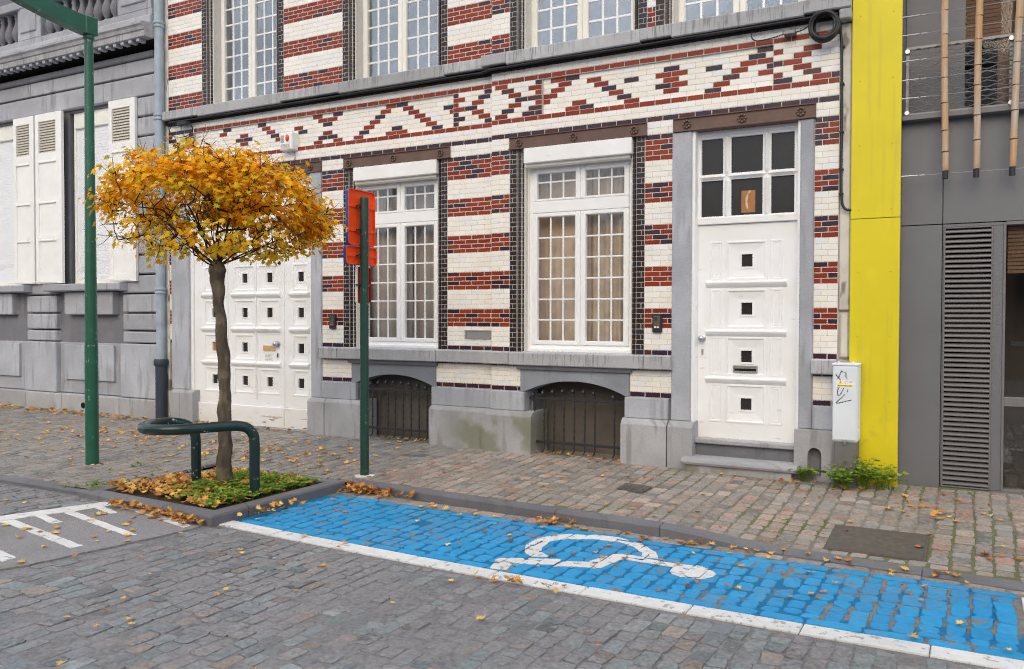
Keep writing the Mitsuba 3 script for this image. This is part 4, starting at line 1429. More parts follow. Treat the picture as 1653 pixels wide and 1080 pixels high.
def coffer(key, x0, x1, z0, z1, hx0, hx1, hz0, hz1, y, depth, mat, glass='mat_dark_glass'):
    """square panel whose four faces slope in towards a small window"""
    V = [(x0, y, z0), (x1, y, z0), (x1, y, z1), (x0, y, z1)]
    i = 0.022
    V += [(x0 + i, y - 0.006, z0 + i), (x1 - i, y - 0.006, z0 + i), (x1 - i, y - 0.006, z1 - i), (x0 + i, y - 0.006, z1 - i)]
    i = 0.034
    V += [(x0 + i, y + 0.012, z0 + i), (x1 - i, y + 0.012, z0 + i), (x1 - i, y + 0.012, z1 - i), (x0 + i, y + 0.012, z1 - i)]
    w = 0.020
    V += [(hx0 - w, y + depth, hz0 - w), (hx1 + w, y + depth, hz0 - w), (hx1 + w, y + depth, hz1 + w), (hx0 - w, y + depth, hz1 + w)]
    V += [(hx0 - w, y + depth - .01, hz0 - w), (hx1 + w, y + depth - .01, hz0 - w), (hx1 + w, y + depth - .01, hz1 + w), (hx0 - w, y + depth - .01, hz1 + w)]
    V += [(hx0, y + depth - .01, hz0), (hx1, y + depth - .01, hz0), (hx1, y + depth - .01, hz1), (hx0, y + depth - .01, hz1)]
    V += [(hx0, y + depth + .02, hz0), (hx1, y + depth + .02, hz0), (hx1, y + depth + .02, hz1), (hx0, y + depth + .02, hz1)]
    F = []
    for a in range(0, 24, 4):
        for q in range(4):
            r = (q + 1) % 4
            F += [[a + q, a + r, a + 4 + r], [a + q, a + 4 + r, a + 4 + q]]
    M().add(V, F).put(key + '__panel', mat)
    M().box(hx0 - 0.004, hx1 + 0.004, y + depth + 0.012, y + depth + 0.017, hz0 - 0.004, hz1 + 0.004).put(key + '__small_pane', glass)


for a, b in holes:
    z = (a + b) / 2
    coffer(D, -2.232, -1.818, z - 0.205, z + 0.205, -2.076, -1.966, a, b, fy - 0.001, 0.022, 'mat_white_paint')
    for x0, x1 in ((-2.392, -2.262), (-1.788, -1.658)):
        m = M()
        frame_rect(m, x0, x1, z - 0.195, z + 0.20, 0.020, fy - 0.007, fy + 0.004, 0.004)
        frame_rect(m, x0 + 0.028, x1 - 0.028, z - 0.167, z + 0.172, 0.010, fy - 0.005, fy + 0.004, 0.003)
        m.put(D + '__side_panel', 'mat_white_paint')
for z in (1.889, 1.390, 0.905):
    M().extx([(fy + .003, z - 0.030), (fy - 0.010, z - 0.028), (fy - 0.030, z - 0.006), (fy - 0.040, z + 0.012), (fy - 0.040, z + 0.022), (fy - 0.008, z + 0.032), (fy + .003, z + 0.033)], -2.43, -1.622).put(D + '__ledge', 'mat_white_paint')
m = M()
kx, kz = -2.470, 1.332
m.tube([(kx, fy + 0.001, kz), (kx, fy - 0.006, kz)], 0.036, 18).tube([(kx, fy - 0.006, kz), (kx, fy - 0.035, kz)], 0.012, 10).ball((kx, fy - 0.052, kz), (0.034, 0.027, 0.034), 16)
m.put(D + '__knob', 'mat_steel', True)
m = M()
m.box(kx - 0.012, kx + 0.012, fy - 0.006, fy + 0.003, 1.160, 1.222, 0.004)
m.put(D + '__keyhole_plate', 'mat_dull_steel')
m = M()
frame_rect(m, -2.150, -1.904, 0.992, 1.062, 0.014, fy - 0.014, fy + 0.004, 0.003)
m.box(-2.136, -1.918, fy - 0.004, fy + 0.003, 1.030, 1.048, 0.002)
s = m.put(D + '__letter_slot', 'mat_dull_steel')
M().box(-2.137, -1.917, fy - 0.0025, fy + 0.002, 1.005, 1.031).put(D + '__letter_slot_gap', 'mat_dark_void')
# light above the door: three by two panes between pointed bars
TZ = [(2.588, 2.957), (3.020, 3.385)]
TX = [(-2.492, -2.266), (-2.185, -1.868), (-1.787, -1.562)]
m = M()
m.prism([hole(-2.522, -1.512, 2.575, 3.427)] + [hole(a, b, c, d) for a, b in TX for c, d in TZ], fy - 0.005, fy + 0.05)
for x in (-2.2255, -1.8275):
    for c, d in ((2.545, 2.9885), (2.9885, 3.425)):
        V = [(x - 0.032, fy - 0.006, c + 0.045), (x + 0.032, fy - 0.006, c + 0.045), (x + 0.032, fy - 0.006, d - 0.045), (x - 0.032, fy - 0.006, d - 0.045), (x, fy - 0.038, c + 0.05), (x, fy - 0.038, d - 0.05), (x, fy - 0.006, c), (x, fy - 0.006, d)]
        m.add(V, [[0, 4, 5], [0, 5, 3], [1, 2, 5], [1, 5, 4], [0, 6, 4], [6, 1, 4], [3, 5, 7], [5, 2, 7]])
for x0, x1 in ((-2.512, -2.2255), (-2.2255, -1.8275), (-1.8275, -1.522)):
    z = 2.9885
    V = [(x0 + .045, fy - 0.0065, z - 0.026), (x1 - .045, fy - 0.0065, z - 0.026), (x1 - .045, fy - 0.0065, z + 0.026), (x0 + .045, fy - 0.0065, z + 0.026), (x0 + .05, fy - 0.037, z), (x1 - .05, fy - 0.037, z), (x0, fy - 0.0065, z), (x1, fy - 0.0065, z)]
    m.add(V, [[0, 1, 5], [0, 5, 4], [3, 4, 5], [3, 5, 2], [0, 4, 6], [6, 4, 3], [1, 7, 5], [7, 2, 5]])
m.put(D + '__transom_frame', 'mat_white_paint')
for a, b in TX:
    for c, d in TZ:
        M().box(a - 0.005, b + 0.005, fy + 0.026, fy + 0.032, c - 0.005, d + 0.005).put(D + '__transom_pane', 'mat_dark_glass')
M().box(-2.085, -1.945, fy + 0.0185, fy + 0.0235, 2.612, 2.835, 0.002).put(D + '__glued_board', 'mat_brown_board')
tag(D + '__glued_board', 'brown board behind the middle pane over the front door')
# threshold and step
M().extx([(0.2, 0.262), (YR - 0.012, 0.258), (YR - 0.022, 0.268), (YR - 0.022, 0.296), (YR - 0.012, 0.306), (0.2, 0.310)], -2.510, -1.512).put(H + '__threshold', 'mat_plinth_stone')
M().box(-2.510, -1.512, YR + 0.035, 0.15, -0.15, 0.262, c=0.004).put(H + '__riser', 'mat_dark_stone')
M().extx([(0.1, 0.068), (-0.285, 0.064), (-0.308, 0.072), (-0.318, 0.094), (-0.308, 0.116), (-0.285, 0.125), (0.1, 0.135)], -2.585, -1.455).put(H + '__door_step', 'mat_plinth_stone')
M().box(-2.54, -1.512, -0.275, 0.1, -0.2, 0.066, c=0.004).put(H + '__step_base', 'mat_mossy_stone')

# ------------- garage door
G = numbered(H + '__garage_door')
gy = YL + 0.045
GP = 'mat_garage_paint'
M().box(-10.10, -10.04, gy - 0.03, gy + 0.08, -0.02, 3.462, 0.005).box(-7.80, -7.757, gy - 0.03, gy + 0.08, -0.02, 3.462, 0.005).box(-10.04, -7.80, gy - 0.02, gy + 0.08, 2.50, 2.60, 0.006).put(G + '__frame', GP)
M().box(-10.04, -7.80, gy, gy + 0.04, 2.60, 3.462, 0.004).put(G + '__upper_board', GP)
cols = [(-9.835, -9.43), (-9.235, -8.825), (-8.76, -8.35), (-8.135, -7.815)]
rows4 = [2.09, 1.605, 1.118, 0.645]
for (x0, x1, cc) in ((-10.035, -9.355, cols[:1]), (-9.35, -8.272, cols[1:3]), (-8.266, -7.805, [(-8.13, -7.835)])):
    P = [hole(x0, x1, 0.305, 2.495)] + [hole(a, b, z - 0.185, z + 0.185) for a, b in cc for z in rows4]
    M().prism(P, gy - 0.01, gy + 0.04).put(G + '__leaf', GP)
    M().box(x0, x1, gy - 0.035, gy + 0.04, 0.015, 0.302, 0.010).put(G + '__kick_board', GP)
for j, (a, b) in enumerate([cols[0], cols[1], cols[2], (-8.13, -7.835)]):
    for i, z in enumerate(rows4):
        c = (a + b) / 2
        if i == 2 and j == 2:
            M().box(a - 0.002, b + 0.002, gy - 0.004, gy + 0.02, z - 0.187, z + 0.187, 0.004).put(G + '__blind_panel', GP)
            continue
        coffer(G, a, b, z - 0.185, z + 0.185, c - 0.052, c + 0.052, z - 0.065, z + 0.065, gy - 0.011, 0.020, GP, 'mat_brown_board' if (i, j) == (2, 0) else 'mat_dark_glass')
    for z in (1.848, 1.362, 0.880):
        M().extx([(gy - .008, z - 0.036), (gy - 0.022, z - 0.034), (gy - 0.050, z - 0.004), (gy - 0.056, z + 0.016), (gy - 0.050, z + 0.026), (gy - 0.02, z + 0.036), (gy - .008, z + 0.038)], a - 0.03, min(b + 0.02, -7.81)).put(G + '__ledge', GP)
M().box(-8.80, -8.785, gy - 0.030, gy - 0.009, 0.40, 2.45, 0.004).put(G + '__cover_strip', GP)
m = M()
kx, kz = -8.40, 1.175
m.tube([(kx, gy - .009, kz), (kx, gy - .018, kz)], 0.045, 18).tube([(kx, gy - .018, kz), (kx, gy - .05, kz)], 0.013, 10).ball((kx, gy - 0.065, kz), (0.038, 0.03, 0.038), 16)
m.put(G + '__knob', 'mat_steel', True)
M().box(-8.41, -8.388, gy - .016, gy - .008, 0.985, 1.045, 0.004).put(G + '__keyhole_plate', 'mat_iron')
M().box(-8.675, -8.445, gy - .014, gy - .003, 1.07, 1.148, 0.004).put(G + '__wooden_plate', 'mat_wood_plate')
M().box(-8.650, -8.480, gy - .008, gy - .0035, 0.915, 1.052).put(G + '__paper_notice', 'mat_label_white')
m = M()
for i in range(6):
    z = 1.030 - i * 0.019
    x = -8.64
    while x < -8.51:
        w = 0.008 + 0.022 * rng.random()
        m.box(x, min(x + w, -8.492), gy - .0095, gy - .0075, z - 0.0035, z + 0.0035)
        x += w + 0.006
m.put(G + '__notice_print', 'mat_print_grey')
M().box(-10.10, -7.75, -0.01, 0.18, -0.2, 0.012, 0.004).put(H + '__garage_sill', 'mat_plinth_stone')

# ------------- small fittings of the house
m = M()
frame_rect(m, -5.345, -4.962, 1.286, 1.394, 0.020, -0.014, 0.01, 0.004)
m.box(-5.325, -4.982, -0.006, 0.008, 1.306, 1.374, 0.003)
m.put(H + '__letter_plate', 'mat_dull_steel')
for (x0, x1, y, nm) in ((-7.432, -7.325, YL, 'left'), (-2.968, -2.862, YR, 'right')):
    k = thing('intercom', 'dark intercom panel on the brick pier ' + ('beside the garage door' if nm == 'left' else 'beside the front door'), 'intercom')
    M().box(x0, x1, y - 0.035, y + 0.002, 1.39, 1.588, 0.010).put(k + '__case', 'mat_black_plastic')
    M().box(x0 + 0.018, x1 - 0.018, y - 0.040, y - 0.033, 1.43, 1.565, 0.003).put(k + '__plate', 'mat_manhole')
    m = M()
    for i in range(4):
        m.box(x0 + 0.03, x1 - 0.05, y - 0.043, y - 0.039, 1.545 - i * 0.010, 1.549 - i * 0.010)
    m.put(k + '__speaker_slot', 'mat_dark_void')
    m = M()
    for i in range(2):
        m.box(x0 + 0.026 + i * 0.03, x0 + 0.048 + i * 0.03, y - 0.0435, y - 0.039, 1.438, 1.454, 0.001)
    m.put(k + '__bell_button', 'mat_label_white' if nm == 'right' else 'mat_alarm_red')
# ---------------------------------------------------------------- things fixed to the brick house
k = thing('alarm_box', 'small white alarm box with a red lamp on the frieze above the tree', 'alarm box')
M().box(-8.205, -7.985, -0.115, 0.03, 3.775, 4.015, 0.012).put(k + '__case', 'mat_label_white')
M().ball((-8.065, -0.118, 3.935), (0.030, 0.022, 0.048), 12).put(k + '__lamp', 'mat_alarm_red', True)
m = M()
for i in range(7):
    m.box(-8.185, -8.125, -0.118, -0.114, 3.965 - i * 0.014, 3.972 - i * 0.014)
m.put(k + '__louvre', 'mat_print_grey')
m = M()
for i in range(5):
    x = -8.18
    while x < -8.05:
        w = 0.01 + 0.025 * rng.random()
        m.box(x, x + w, -0.1175, -0.114, 3.850 - i * 0.014, 3.856 - i * 0.014)
        x += w + 0.007
m.put(k + '__print', 'mat_print_grey')

k = thing('cable_coil', 'thick coil of black cable hanging under the string course by the yellow panel', 'cable')
m = M()
for i in range(9):
    r = 0.124 + rng.normal(0, 0.009)
    cx, cz, cy = -1.262 + rng.normal(0, .006), 4.285 + rng.normal(0, .006), -0.150 - 0.012 * i + rng.normal(0, .003)
    m.tube([(cx + r * math.cos(t) * 1.0, cy + 0.01 * math.sin(2 * t + i), cz + r * 1.05 * math.sin(t)) for t in np.linspace(0, 2 * np.pi * 1.02, 34)], 0.0135, 7)
m.put(k + '__loops', 'mat_black_plastic', True)


def wire(key, P, r, mat='mat_black_plastic', n=7, k=6):
    P = np.asarray(P, float)
    t = np.linspace(0, len(P) - 1, (len(P) - 1) * k + 1)
    i = np.clip(t.astype(int), 0, len(P) - 2)
    f = (t - i)[:, None]
    p0, p1, p2, p3 = P[np.maximum(i - 1, 0)], P[i], P[i + 1], P[np.minimum(i + 2, len(P) - 1)]
    Q = 0.5 * (2 * p1 + (p2 - p0) * f + (2 * p0 - 5 * p1 + 4 * p2 - p3) * f ** 2 + (3 * p1 - p0 - 3 * p2 + p3) * f ** 3)
    return M().tube(Q, r, n).put(key, mat, True)


k = thing('electric_cable', 'black cable running down the wall edge beside the yellow panel', 'cable')
wire(k + '__down_run', [(-1.20, -0.13, 4.385), (-1.14, -0.135, 4.33), (-1.122, -0.12, 4.20), (-1.116, -0.105, 3.9), (-1.112, -0.10, 3.3), (-1.112, -0.10, 2.9), (-1.105, -0.10, 2.66), (-1.085, -0.10, 2.59), (-1.055, -0.10, 2.565), (-1.02, -0.09, 2.56)], 0.013)
m = M()
for z in (4.1, 3.75, 3.3, 2.95, 2.72):
    m.box(-1.132, -1.092, -0.12, -0.06, z - 0.008, z + 0.008, 0.002)
m.put(k + '__clip', 'mat_black_plastic')
k = thing('eaves_cable', 'black cable bundle under the string course of the brick house', 'cable')
m = M()
for i in range(4):
    ys = rng.normal(0, 0.006)
    P = []
    for x in np.linspace(-10.4, -1.15, 60):
        base = (-0.070 if x < SEAM else -0.140)
        P.append((x, base + ys - 0.008 * i, 4.402 - 0.010 * (i % 2) - 0.006 * abs(math.sin(x * 2.3 + i))))
    m.tube(P, 0.009, 6)
m.put(k + '__cables', 'mat_black_plastic', True)
k = thing('junction_box', 'small grey cable clamp with hanging wires below the string course near the front door', 'junction box')
M().box(-1.64, -1.53, -0.165, -0.085, 4.272, 4.312, 0.006).put(k + '__case', 'mat_alu')
wire(k + '__wire', [(-1.64, -0.14, 4.285), (-1.78, -0.14, 4.262), (-1.90, -0.14, 4.262), (-1.945, -0.14, 4.30), (-1.945, -0.13, 4.37)], 0.006)
wire(k + '__wire', [(-1.53, -0.14, 4.285), (-1.45, -0.15, 4.30), (-1.38, -0.16, 4.34)], 0.006)
for i in range(4):
    wire(k + '__tail', [(-1.62 + i * .025, -0.16, 4.275), (-1.625 + i * .025, -0.17, 4.25), (-1.61 + i * .022, -0.168, 4.235)], 0.004, k=3)
k = thing('wire_loop', 'loops of thin black wire beside the zinc downpipe under the string course', 'cable')
m = M()
M().box(-10.22, -10.02, -0.12, -0.05, 4.325, 4.385, 0.012).put(k + '__clamp', 'mat_cast_iron')
for cx, cz, rx, rz in ((-10.15, 4.26, 0.24, 0.10), (-10.02, 4.26, 0.12, 0.11)):
    m.tube([(cx + rx * math.cos(t), -0.10 - 0.02 * math.sin(t), cz + rz * math.sin(t)) for t in np.linspace(0, 2 * np.pi, 30)], 0.006, 6)
m.put(k + '__loop', 'mat_black_plastic', True)

k = thing('downpipe', 'blue-grey zinc downpipe with a dark cast iron foot between the two houses', 'downpipe')
px, py = -10.625, -0.085
m = M()
m.lathe([(0.066, 0.88), (0.066, 6.9)], px, py, 20)
m.put(k + '__pipe', 'mat_zinc', True)
for z in (5.86, 4.50, 3.15, 1.93):
    M().lathe([(0.066, z - .05), (0.080, z - .045), (0.083, z - .02), (0.070, z - .012), (0.070, z + .006), (0.083, z + .012), (0.083, z + .04), (0.066, z + .046)], px, py, 20).put(k + '__collar', 'mat_zinc', True)
    M().box(px - 0.02, px + 0.02, py + 0.05, 0.02, z - 0.02, z + 0.02).put(k + '__bracket', 'mat_zinc')
M().lathe([(0.082, -0.1), (0.082, 0.80), (0.088, 0.81), (0.105, 0.83), (0.105, 0.90), (0.09, 0.915), (0.07, 0.915)], px, py, 20).put(k + '__cast_iron_foot', 'mat_cast_iron', True)
M().box(-10.815, LX - 0.003, -0.005, 0.3, -0.2, 6.9, 0.003).put(H + '__party_wall_plaster', 'mat_plaster')
M().box(-1.132, -1.032, -0.055, 0.1, 1.62, 4.33, 0.012).put(H + '__end_plaster', 'mat_plaster')
M().box(-1.122, -1.032, -0.048, 0.1, 1.16, 1.60, 0.02).put(H + '__end_plaster', 'mat_plaster')
M().box(-1.135, -1.028, -0.175, 0.1, 4.335, 4.43, 0.01).put(H + '__end_corbel', 'mat_sill_stone')

# ---------------------------------------------------------------- the stone house on the left
A = thing('stone_house', 'grey bluestone house with white louvred shutters and a balustrade', 'house')
OS = 'mat_old_stone'


def st(name, mat, *b, c=0.012):
    return M().box(*b, c=c).put(f'{A}__{name}', mat)


AX0 = -21.0
m = M()
wins = [(-13.05, -11.61), (-15.85, -14.33), (-18.6, -17.1)]
m.prism([hole(AX0, -10.825, -0.3, 7.5)] + [hole(a + 0.03, b - 0.03, 2.03, 4.86) for a, b in wins], 0.09, 0.40, (.5, .5))
m.put(A + '__wall', 'mat_dark_stone')
m = M()
m.box(AX0, -10.83, 3.6, 3.8, -0.3, 7.5).box(AX0, -10.83, 0.41, 3.6, 7.3, 7.5).box(-10.95, -10.83, 0.41, 3.6, -0.3, 7.3)
m.put(A + '__back_wall', 'mat_room')
# rusticated pilasters: joints at these heights
joints = [1.13, 1.325, 1.60, 1.90, 2.19, 2.49, 2.79, 3.09, 3.39, 3.69, 3.99, 4.29, 4.585, 4.89]
for x0, x1 in ((-11.605, -10.825), (-14.085, -13.285), (-16.9, -16.05), (-19.6, -18.8)):
    for a, b in zip(joints[:-1], joints[1:]):
        st('pilaster_block', OS, x0, x1, 0.0, 0.2, a + 0.013, b - 0.013, c=0.016)
for x0, x1, z0, z1 in ((-12.03, -10.825, 4.905, 5.20), (-13.50, -12.04, 4.905, 5.20), (-14.9, -13.51, 4.905, 5.20), (-16.4, -14.91, 4.905, 5.20), (-18.2, -16.41, 4.905, 5.20)):
    st('lintel_block', OS, x0, x1, 0.0, 0.3, z0, z1)
for x0, x1 in ((-12.35, -10.825), (-13.9, -12.36), (-15.4, -13.91), (-17.0, -15.41), (-19, -17.01)):
    st('frieze_block', OS, x0, x1, -0.01, 0.3, 5.225, 5.44, c=0.008)
st('architrave', 'mat_dark_stone', AX0, -10.80, -0.06, 0.3, 5.445, 5.535)
m = M()
m.extx([(0.2, 5.54), (-0.17, 5.66), (-0.17, 5.665), (0.2, 5.665)], AX0, -10.66)
m.put(A + '__cornice_bed', 'mat_soot')
for i, x in enumerate(np.arange(-18.0, -10.7, 0.1745)):
    M().box(x - 0.034, x + 0.034, -0.282, -0.16, 5.598, 5.652, c=0.004).put(A + '__dentil', 'mat_bluestone')
for a, b in ((AX0, -13.62), (-13.61, -10.66)):
    M().extx([(0.2, 5.655), (-0.30, 5.648), (-0.305, 5.655), (-0.305, 5.735), (-0.325, 5.745), (-0.34, 5.79), (-0.37, 5.815), (-0.37, 5.845), (-0.33, 5.858), (0.2, 5.90)], a, b).put(A + '__cornice', 'mat_sill_stone')
# balustrade
st('balustrade_base', OS, AX0, -10.75, -0.14, 0.15, 5.90, 6.03)
st('balustrade_base', OS, AX0, -10.76, -0.10, 0.12, 6.03, 6.14)
for x0, x1 in ((-11.56, -10.80), (-14.12, -13.50), (-16.7, -16.05)):
    st('pedestal', OS, x0, x1, -0.09, 0.12, 6.14, 7.0)
    st('pedestal_panel', OS, x0 + 0.10, x1 - 0.10, -0.115, -0.085, 6.26, 6.9)
prof = [(0.055, 6.14), (0.055, 6.17), (0.035, 6.19), (0.07, 6.24), (0.088, 6.31), (0.075, 6.39), (0.042, 6.48), (0.034, 6.55), (0.05, 6.57), (0.034, 6.60), (0.06, 6.63), (0.06, 6.66)]
for x in [-11.70, -11.905, -12.11, -12.315, -12.52, -12.725, -12.93, -13.135, -13.34, -14.26, -14.465, -14.67, -14.875, -15.08, -15.285, -15.49, -15.695]:
    M().lathe(prof, x, 0.0, 14).put(A + '__baluster', 'mat_dark_stone', True)
st('balustrade_rail', OS, AX0, -10.78, -0.13, 0.14, 6.66, 6.80)
# plinth
for x0, x1, y in ((-11.63, -10.765, -0.03), (-14.12, -13.255, -0.03), (-16.93, -16.0, -0.03)):
    st('plinth_block', 'mat_bluestone', x0, x1, y, 0.2, 0.295, 1.125)
for x0, x1 in ((-13.25, -11.635), (-15.995, -14.125)):
    st('plinth_wall', OS, x0, x1, 0.045, 0.2, 0.295, 1.12)
    st('plinth_panel', 'mat_bluestone', x0 + 0.17, x1 - 0.20, 0.002, 0.06, 0.52, 1.085, c=0.006)
st('plinth_wall', OS, AX0, -16.94, 0.02, 0.2, 0.295, 1.12)
cuts = [-19.5, -17.2, -15.1, -14.05, -13.28, -12.35, -11.64, -10.76]
for a, b in zip(cuts[:-1], cuts[1:]):
    st('base_stone', 'mat_plinth_stone', a + 0.003, b - 0.003, -0.055, 0.2, -0.2, 0.285)
M().tube([(-12.515, -0.062, 0.12), (-12.515, -0.02, 0.12)], 0.05, 14).put(A + '__vent_hole', 'mat_dark_void')
for x0, x1 in ((-13.42, -11.48), (-15.9, -13.93), (-18.7, -17.0)):
    M().extx([(0.15, 1.945), (-0.13, 1.955), (-0.145, 1.97), (-0.145, 2.055), (-0.13, 2.068), (0.15, 2.085)], x0, x1).put(A + '__window_sill', OS)
for x0, x1 in ((-13.02, -11.815), (-15.75, -14.47)):
    st('apron', OS, x0, x1, -0.03, 0.2, 1.575, 1.94)
# windows with the roller blinds down
for x0, x1 in wins:
    k = numbered(A + '__window')
    m = M()
    frame_rect(m, x0 + 0.10, x1 - 0.03, 2.08, 4.86, 0.05, 0.12, 0.2, 0.004)
    m.put(k + '__frame', 'mat_frame_cream')
    M().box(x0 + 0.15, x1 - 0.08, 0.10, 0.2, 4.60, 4.81, 0.006).put(k + '__blind_box', 'mat_frame_cream')
    for z in np.arange(2.13, 4.60, 0.052):
        M().extx([(0.20, z), (0.1455, z + 0.0004), (0.1430, z + 0.004), (0.1430, z + 0.048), (0.1455, z + 0.0516), (0.20, z + 0.0518)], x0 + 0.15, x1 - 0.08, (.5, .5)).put(k + '__slat', 'mat_roller_blind')


def shutter(x0, x1, y0, label=None):
    k = numbered(A + '__shutter')
    z0, z1 = 2.088, 4.885
    lx0, lx1, la, lb = x0 + 0.08, x1 - 0.12, 4.235, 4.76
    if x1 - x0 > 0.65:
        lx0, lx1 = x0 + 0.09, x1 - 0.15
    pan = [(2.20, 2.79), (2.89, 3.41), (3.49, 4.08)]
    m = M()
    m.prism([hole(x0, x1, z0, z1), hole(lx0, lx1, la, lb)] + [hole(lx0, lx1, a, b) for a, b in pan], y0, y0 + 0.045)
    m.put(k + '__leaf', 'mat_shutter_white')
    for a, b in pan:
        M().box(lx0 - 0.002, lx1 + 0.002, y0 + 0.014, y0 + 0.03, a - 0.002, b + 0.002, 0.002).put(k + '__panel', 'mat_shutter_white')
        M().box(lx0 - 0.01, lx1 + 0.01, y0 - 0.012, y0 + 0.01, b - 0.004, b + 0.026, 0.005).put(k + '__moulding', 'mat_shutter_white')
    n = 12
    for i in range(n):
        z = la + (lb - la) * (i + 0.5) / n
        V = np.array([(y0 + 0.010, z - 0.018), (y0 + 0.014, z - 0.022), (y0 + 0.042, z + 0.014), (y0 + 0.038, z + 0.020)])
        M().extx(V, lx0 - 0.002, lx1 + 0.002).put(k + '__louvre_slat', 'mat_louvre_tan')
    M().box(lx0, lx1, y0 + 0.044, y0 + 0.05, la, lb).put(k + '__louvre_back', 'mat_louvre_tan')
    m = M()
    m.tube([(lx0 + 0.03, y0 - 0.002, 2.845), (lx0 + 0.03, y0 - 0.03, 2.845), (lx0 + 0.035, y0 - 0.03, 2.81)], 0.006, 6)
    m.tube([(lx1 - 0.03, y0 - 0.002, 2.845), (lx1 - 0.03, y0 - 0.03, 2.845), (lx1 - 0.035, y0 - 0.03, 2.81)], 0.006, 6)
    m.tube([(x0 - 0.12, y0 - 0.02, 2.105), (x0 + 0.04, y0 - 0.035, 2.125), (x0 + 0.2, y0 - 0.03, 2.115), (x1 - 0.12, y0 - 0.02, 2.11)], 0.006, 6)
    m.put(k + '__hook', 'mat_frame_cream')


shutter(-14.335, -13.765, -0.055)
shutter(-13.715, -13.015, -0.060)
shutter(-11.835, -11.215, -0.055)
shutter(-16.5, -15.83, -0.055)

# ---------------------------------------------------------------- the modern building on the right
N = thing('modern_building', 'modern building with a tall yellow panel, grey cladding and bamboo poles', 'building')
for z0, z1 in ((-0.06, 2.470), (2.476, 5.2), (5.206, 7.6)):
    p = M().box(-1.025, -0.600, -0.10, -0.07, z0, z1, 0.002).put(N + '__yellow_panel', 'mat_yellow')
    m = M()
    z = z0 + 0.24 if z0 < 1 else z0 + 0.08
    while z < z1 - 0.04:
        for x in (-0.955, -0.675):
            m.lathe([(0.0085, 0), (0.007, 0.004), (0.002, 0.006)], 0, 0, 8)
            v = m.v[-1]
            m.v[-1] = np.stack([x + v[:, 0], -0.100 - v[:, 2], z + v[:, 1]], 1)
        z += 0.60
    m.put(p + '__rivet', 'mat_yellow', True)
M().box(-1.02, -0.605, -0.068, 0.9, -0.1, 7.6).put(N + '__side_wall', 'mat_grey_panel')
# grey cladding of the ground floor
gyy = 0.08
for b in ((-0.605, -0.262, -0.06, 2.402), (-0.605, -0.262, 2.410, 3.36), (-0.256, 1.6, 2.410, 3.36), (1.606, 3.4, 2.410, 3.36), (3.406, 6, 2.410, 3.36), (-0.256, 0.225, -0.06, 0.004 - 0.002), (-0.256, 0.225, 2.376, 2.402), (-0.256, -0.246, 0.004, 2.374), (0.143, 0.225, 0.004, 2.374)):
    M().box(b[0], b[1], gyy, gyy + 0.05, b[2], b[3], 0.002).put(N + '__grey_panel', 'mat_grey_panel')
m = M()
m.box(-0.6, 9, gyy + 0.06, 0.3, 2.40, 3.36).box(-0.6, 0.2, gyy + 0.09, 0.3, -0.1, 2.42)
m.put(N + '__inner_wall', 'mat_dark_void')
Lk = numbered(N + '__louvre')
m = M()
frame_rect(m, -0.246, 0.143, 0.004, 2.374, 0.012, gyy - 0.012, gyy + 0.05, 0.002)
m.put(Lk + '__frame', 'mat_louvre')
n = 52
for i in range(n):
    z = 0.018 + (2.358 - 0.018) * (i + 0.5) / n
    M().extx([(gyy - 0.010, z - 0.0145), (gyy - 0.004, z - 0.0155), (gyy + 0.036, z + 0.016), (gyy + 0.030, z + 0.019), (gyy - 0.012, z + 0.004), (gyy - 0.014, z - 0.008)], -0.234, 0.131, (.5, .5)).put(Lk + '__slat', 'mat_louvre')
# ground floor glazing
k = numbered(N + '__shop_window')
m = M()
for b in ((0.225, 0.245, -0.02, 2.40), (2.2, 2.28, -0.02, 2.40)):
    m.box(b[0], b[1], gyy - 0.01, gyy + 0.08, b[2], b[3], 0.003)
for z0, z1 in ((-0.06, 0.02), (0.765, 0.845), (2.375, 2.405)):
    m.box(0.245, 2.2, gyy - 0.009, gyy + 0.08, z0, z1, 0.003)
m.put(k + '__frame', 'mat_louvre')
for z0, z1 in ((0.02, 0.765), (0.845, 2.375)):
    M().add([(0.245, gyy + 0.035, z0), (2.2, gyy + 0.035, z0), (2.2, gyy + 0.035, z1), (0.245, gyy + 0.035, z1)], [[0, 1, 2], [0, 2, 3]], (.5, .5)).put(k + '__pane', 'mat_glass')
M().box(0.21, 2.4, 0.9, 0.95, -0.1, 2.5).box(0.20, 0.25, 0.2, 0.9, -0.1, 2.5).box(2.3, 2.4, 0.2, 0.9, -0.1, 2.5).put(k + '__room', 'mat_room')
for i, z in enumerate(np.arange(1.95, 2.37, 0.035)):
    M().box(0.26, 2.18, 0.17, 0.175, z, z + 0.028).put(k + '__blind_slat', 'mat_blind_brown')
M().box(2.28, 9, gyy, gyy + 0.3, -0.1, 2.40).put(N + '__grey_panel', 'mat_grey_panel')
# balcony: floor edge, loggia behind, mesh rail
M().box(-0.60, 7, -0.030, 1.2, 3.360, 3.405, 0.004).put(N + '__balcony_floor', 'mat_grey_panel')
M().box(-0.60, -0.10, 0.42, 0.5, 3.41, 7.0).box(0.62, 7, 0.42, 0.5, 3.41, 7.0).box(0.33, 0.47, 0.42, 0.5, 3.41, 7.0).put(N + '__loggia_wall', 'mat_grey_panel')
k = numbered(N + '__balcony_window')
for x0, x1 in ((-0.10, 0.33), (0.47, 0.62)):
    M().add([(x0, 0.47, 3.41), (x1, 0.47, 3.41), (x1, 0.47, 6.5), (x0, 0.47, 6.5)], [[0, 1, 2], [0, 2, 3]], (.5, .5)).put(k + '__pane', 'mat_dull_glass')
for z in np.arange(4.16, 6.4, 0.036):
    M().box(-0.09, 0.19, 0.445, 0.451, z, z + 0.032).put(k + '__blind_slat', 'mat_blind_brown')
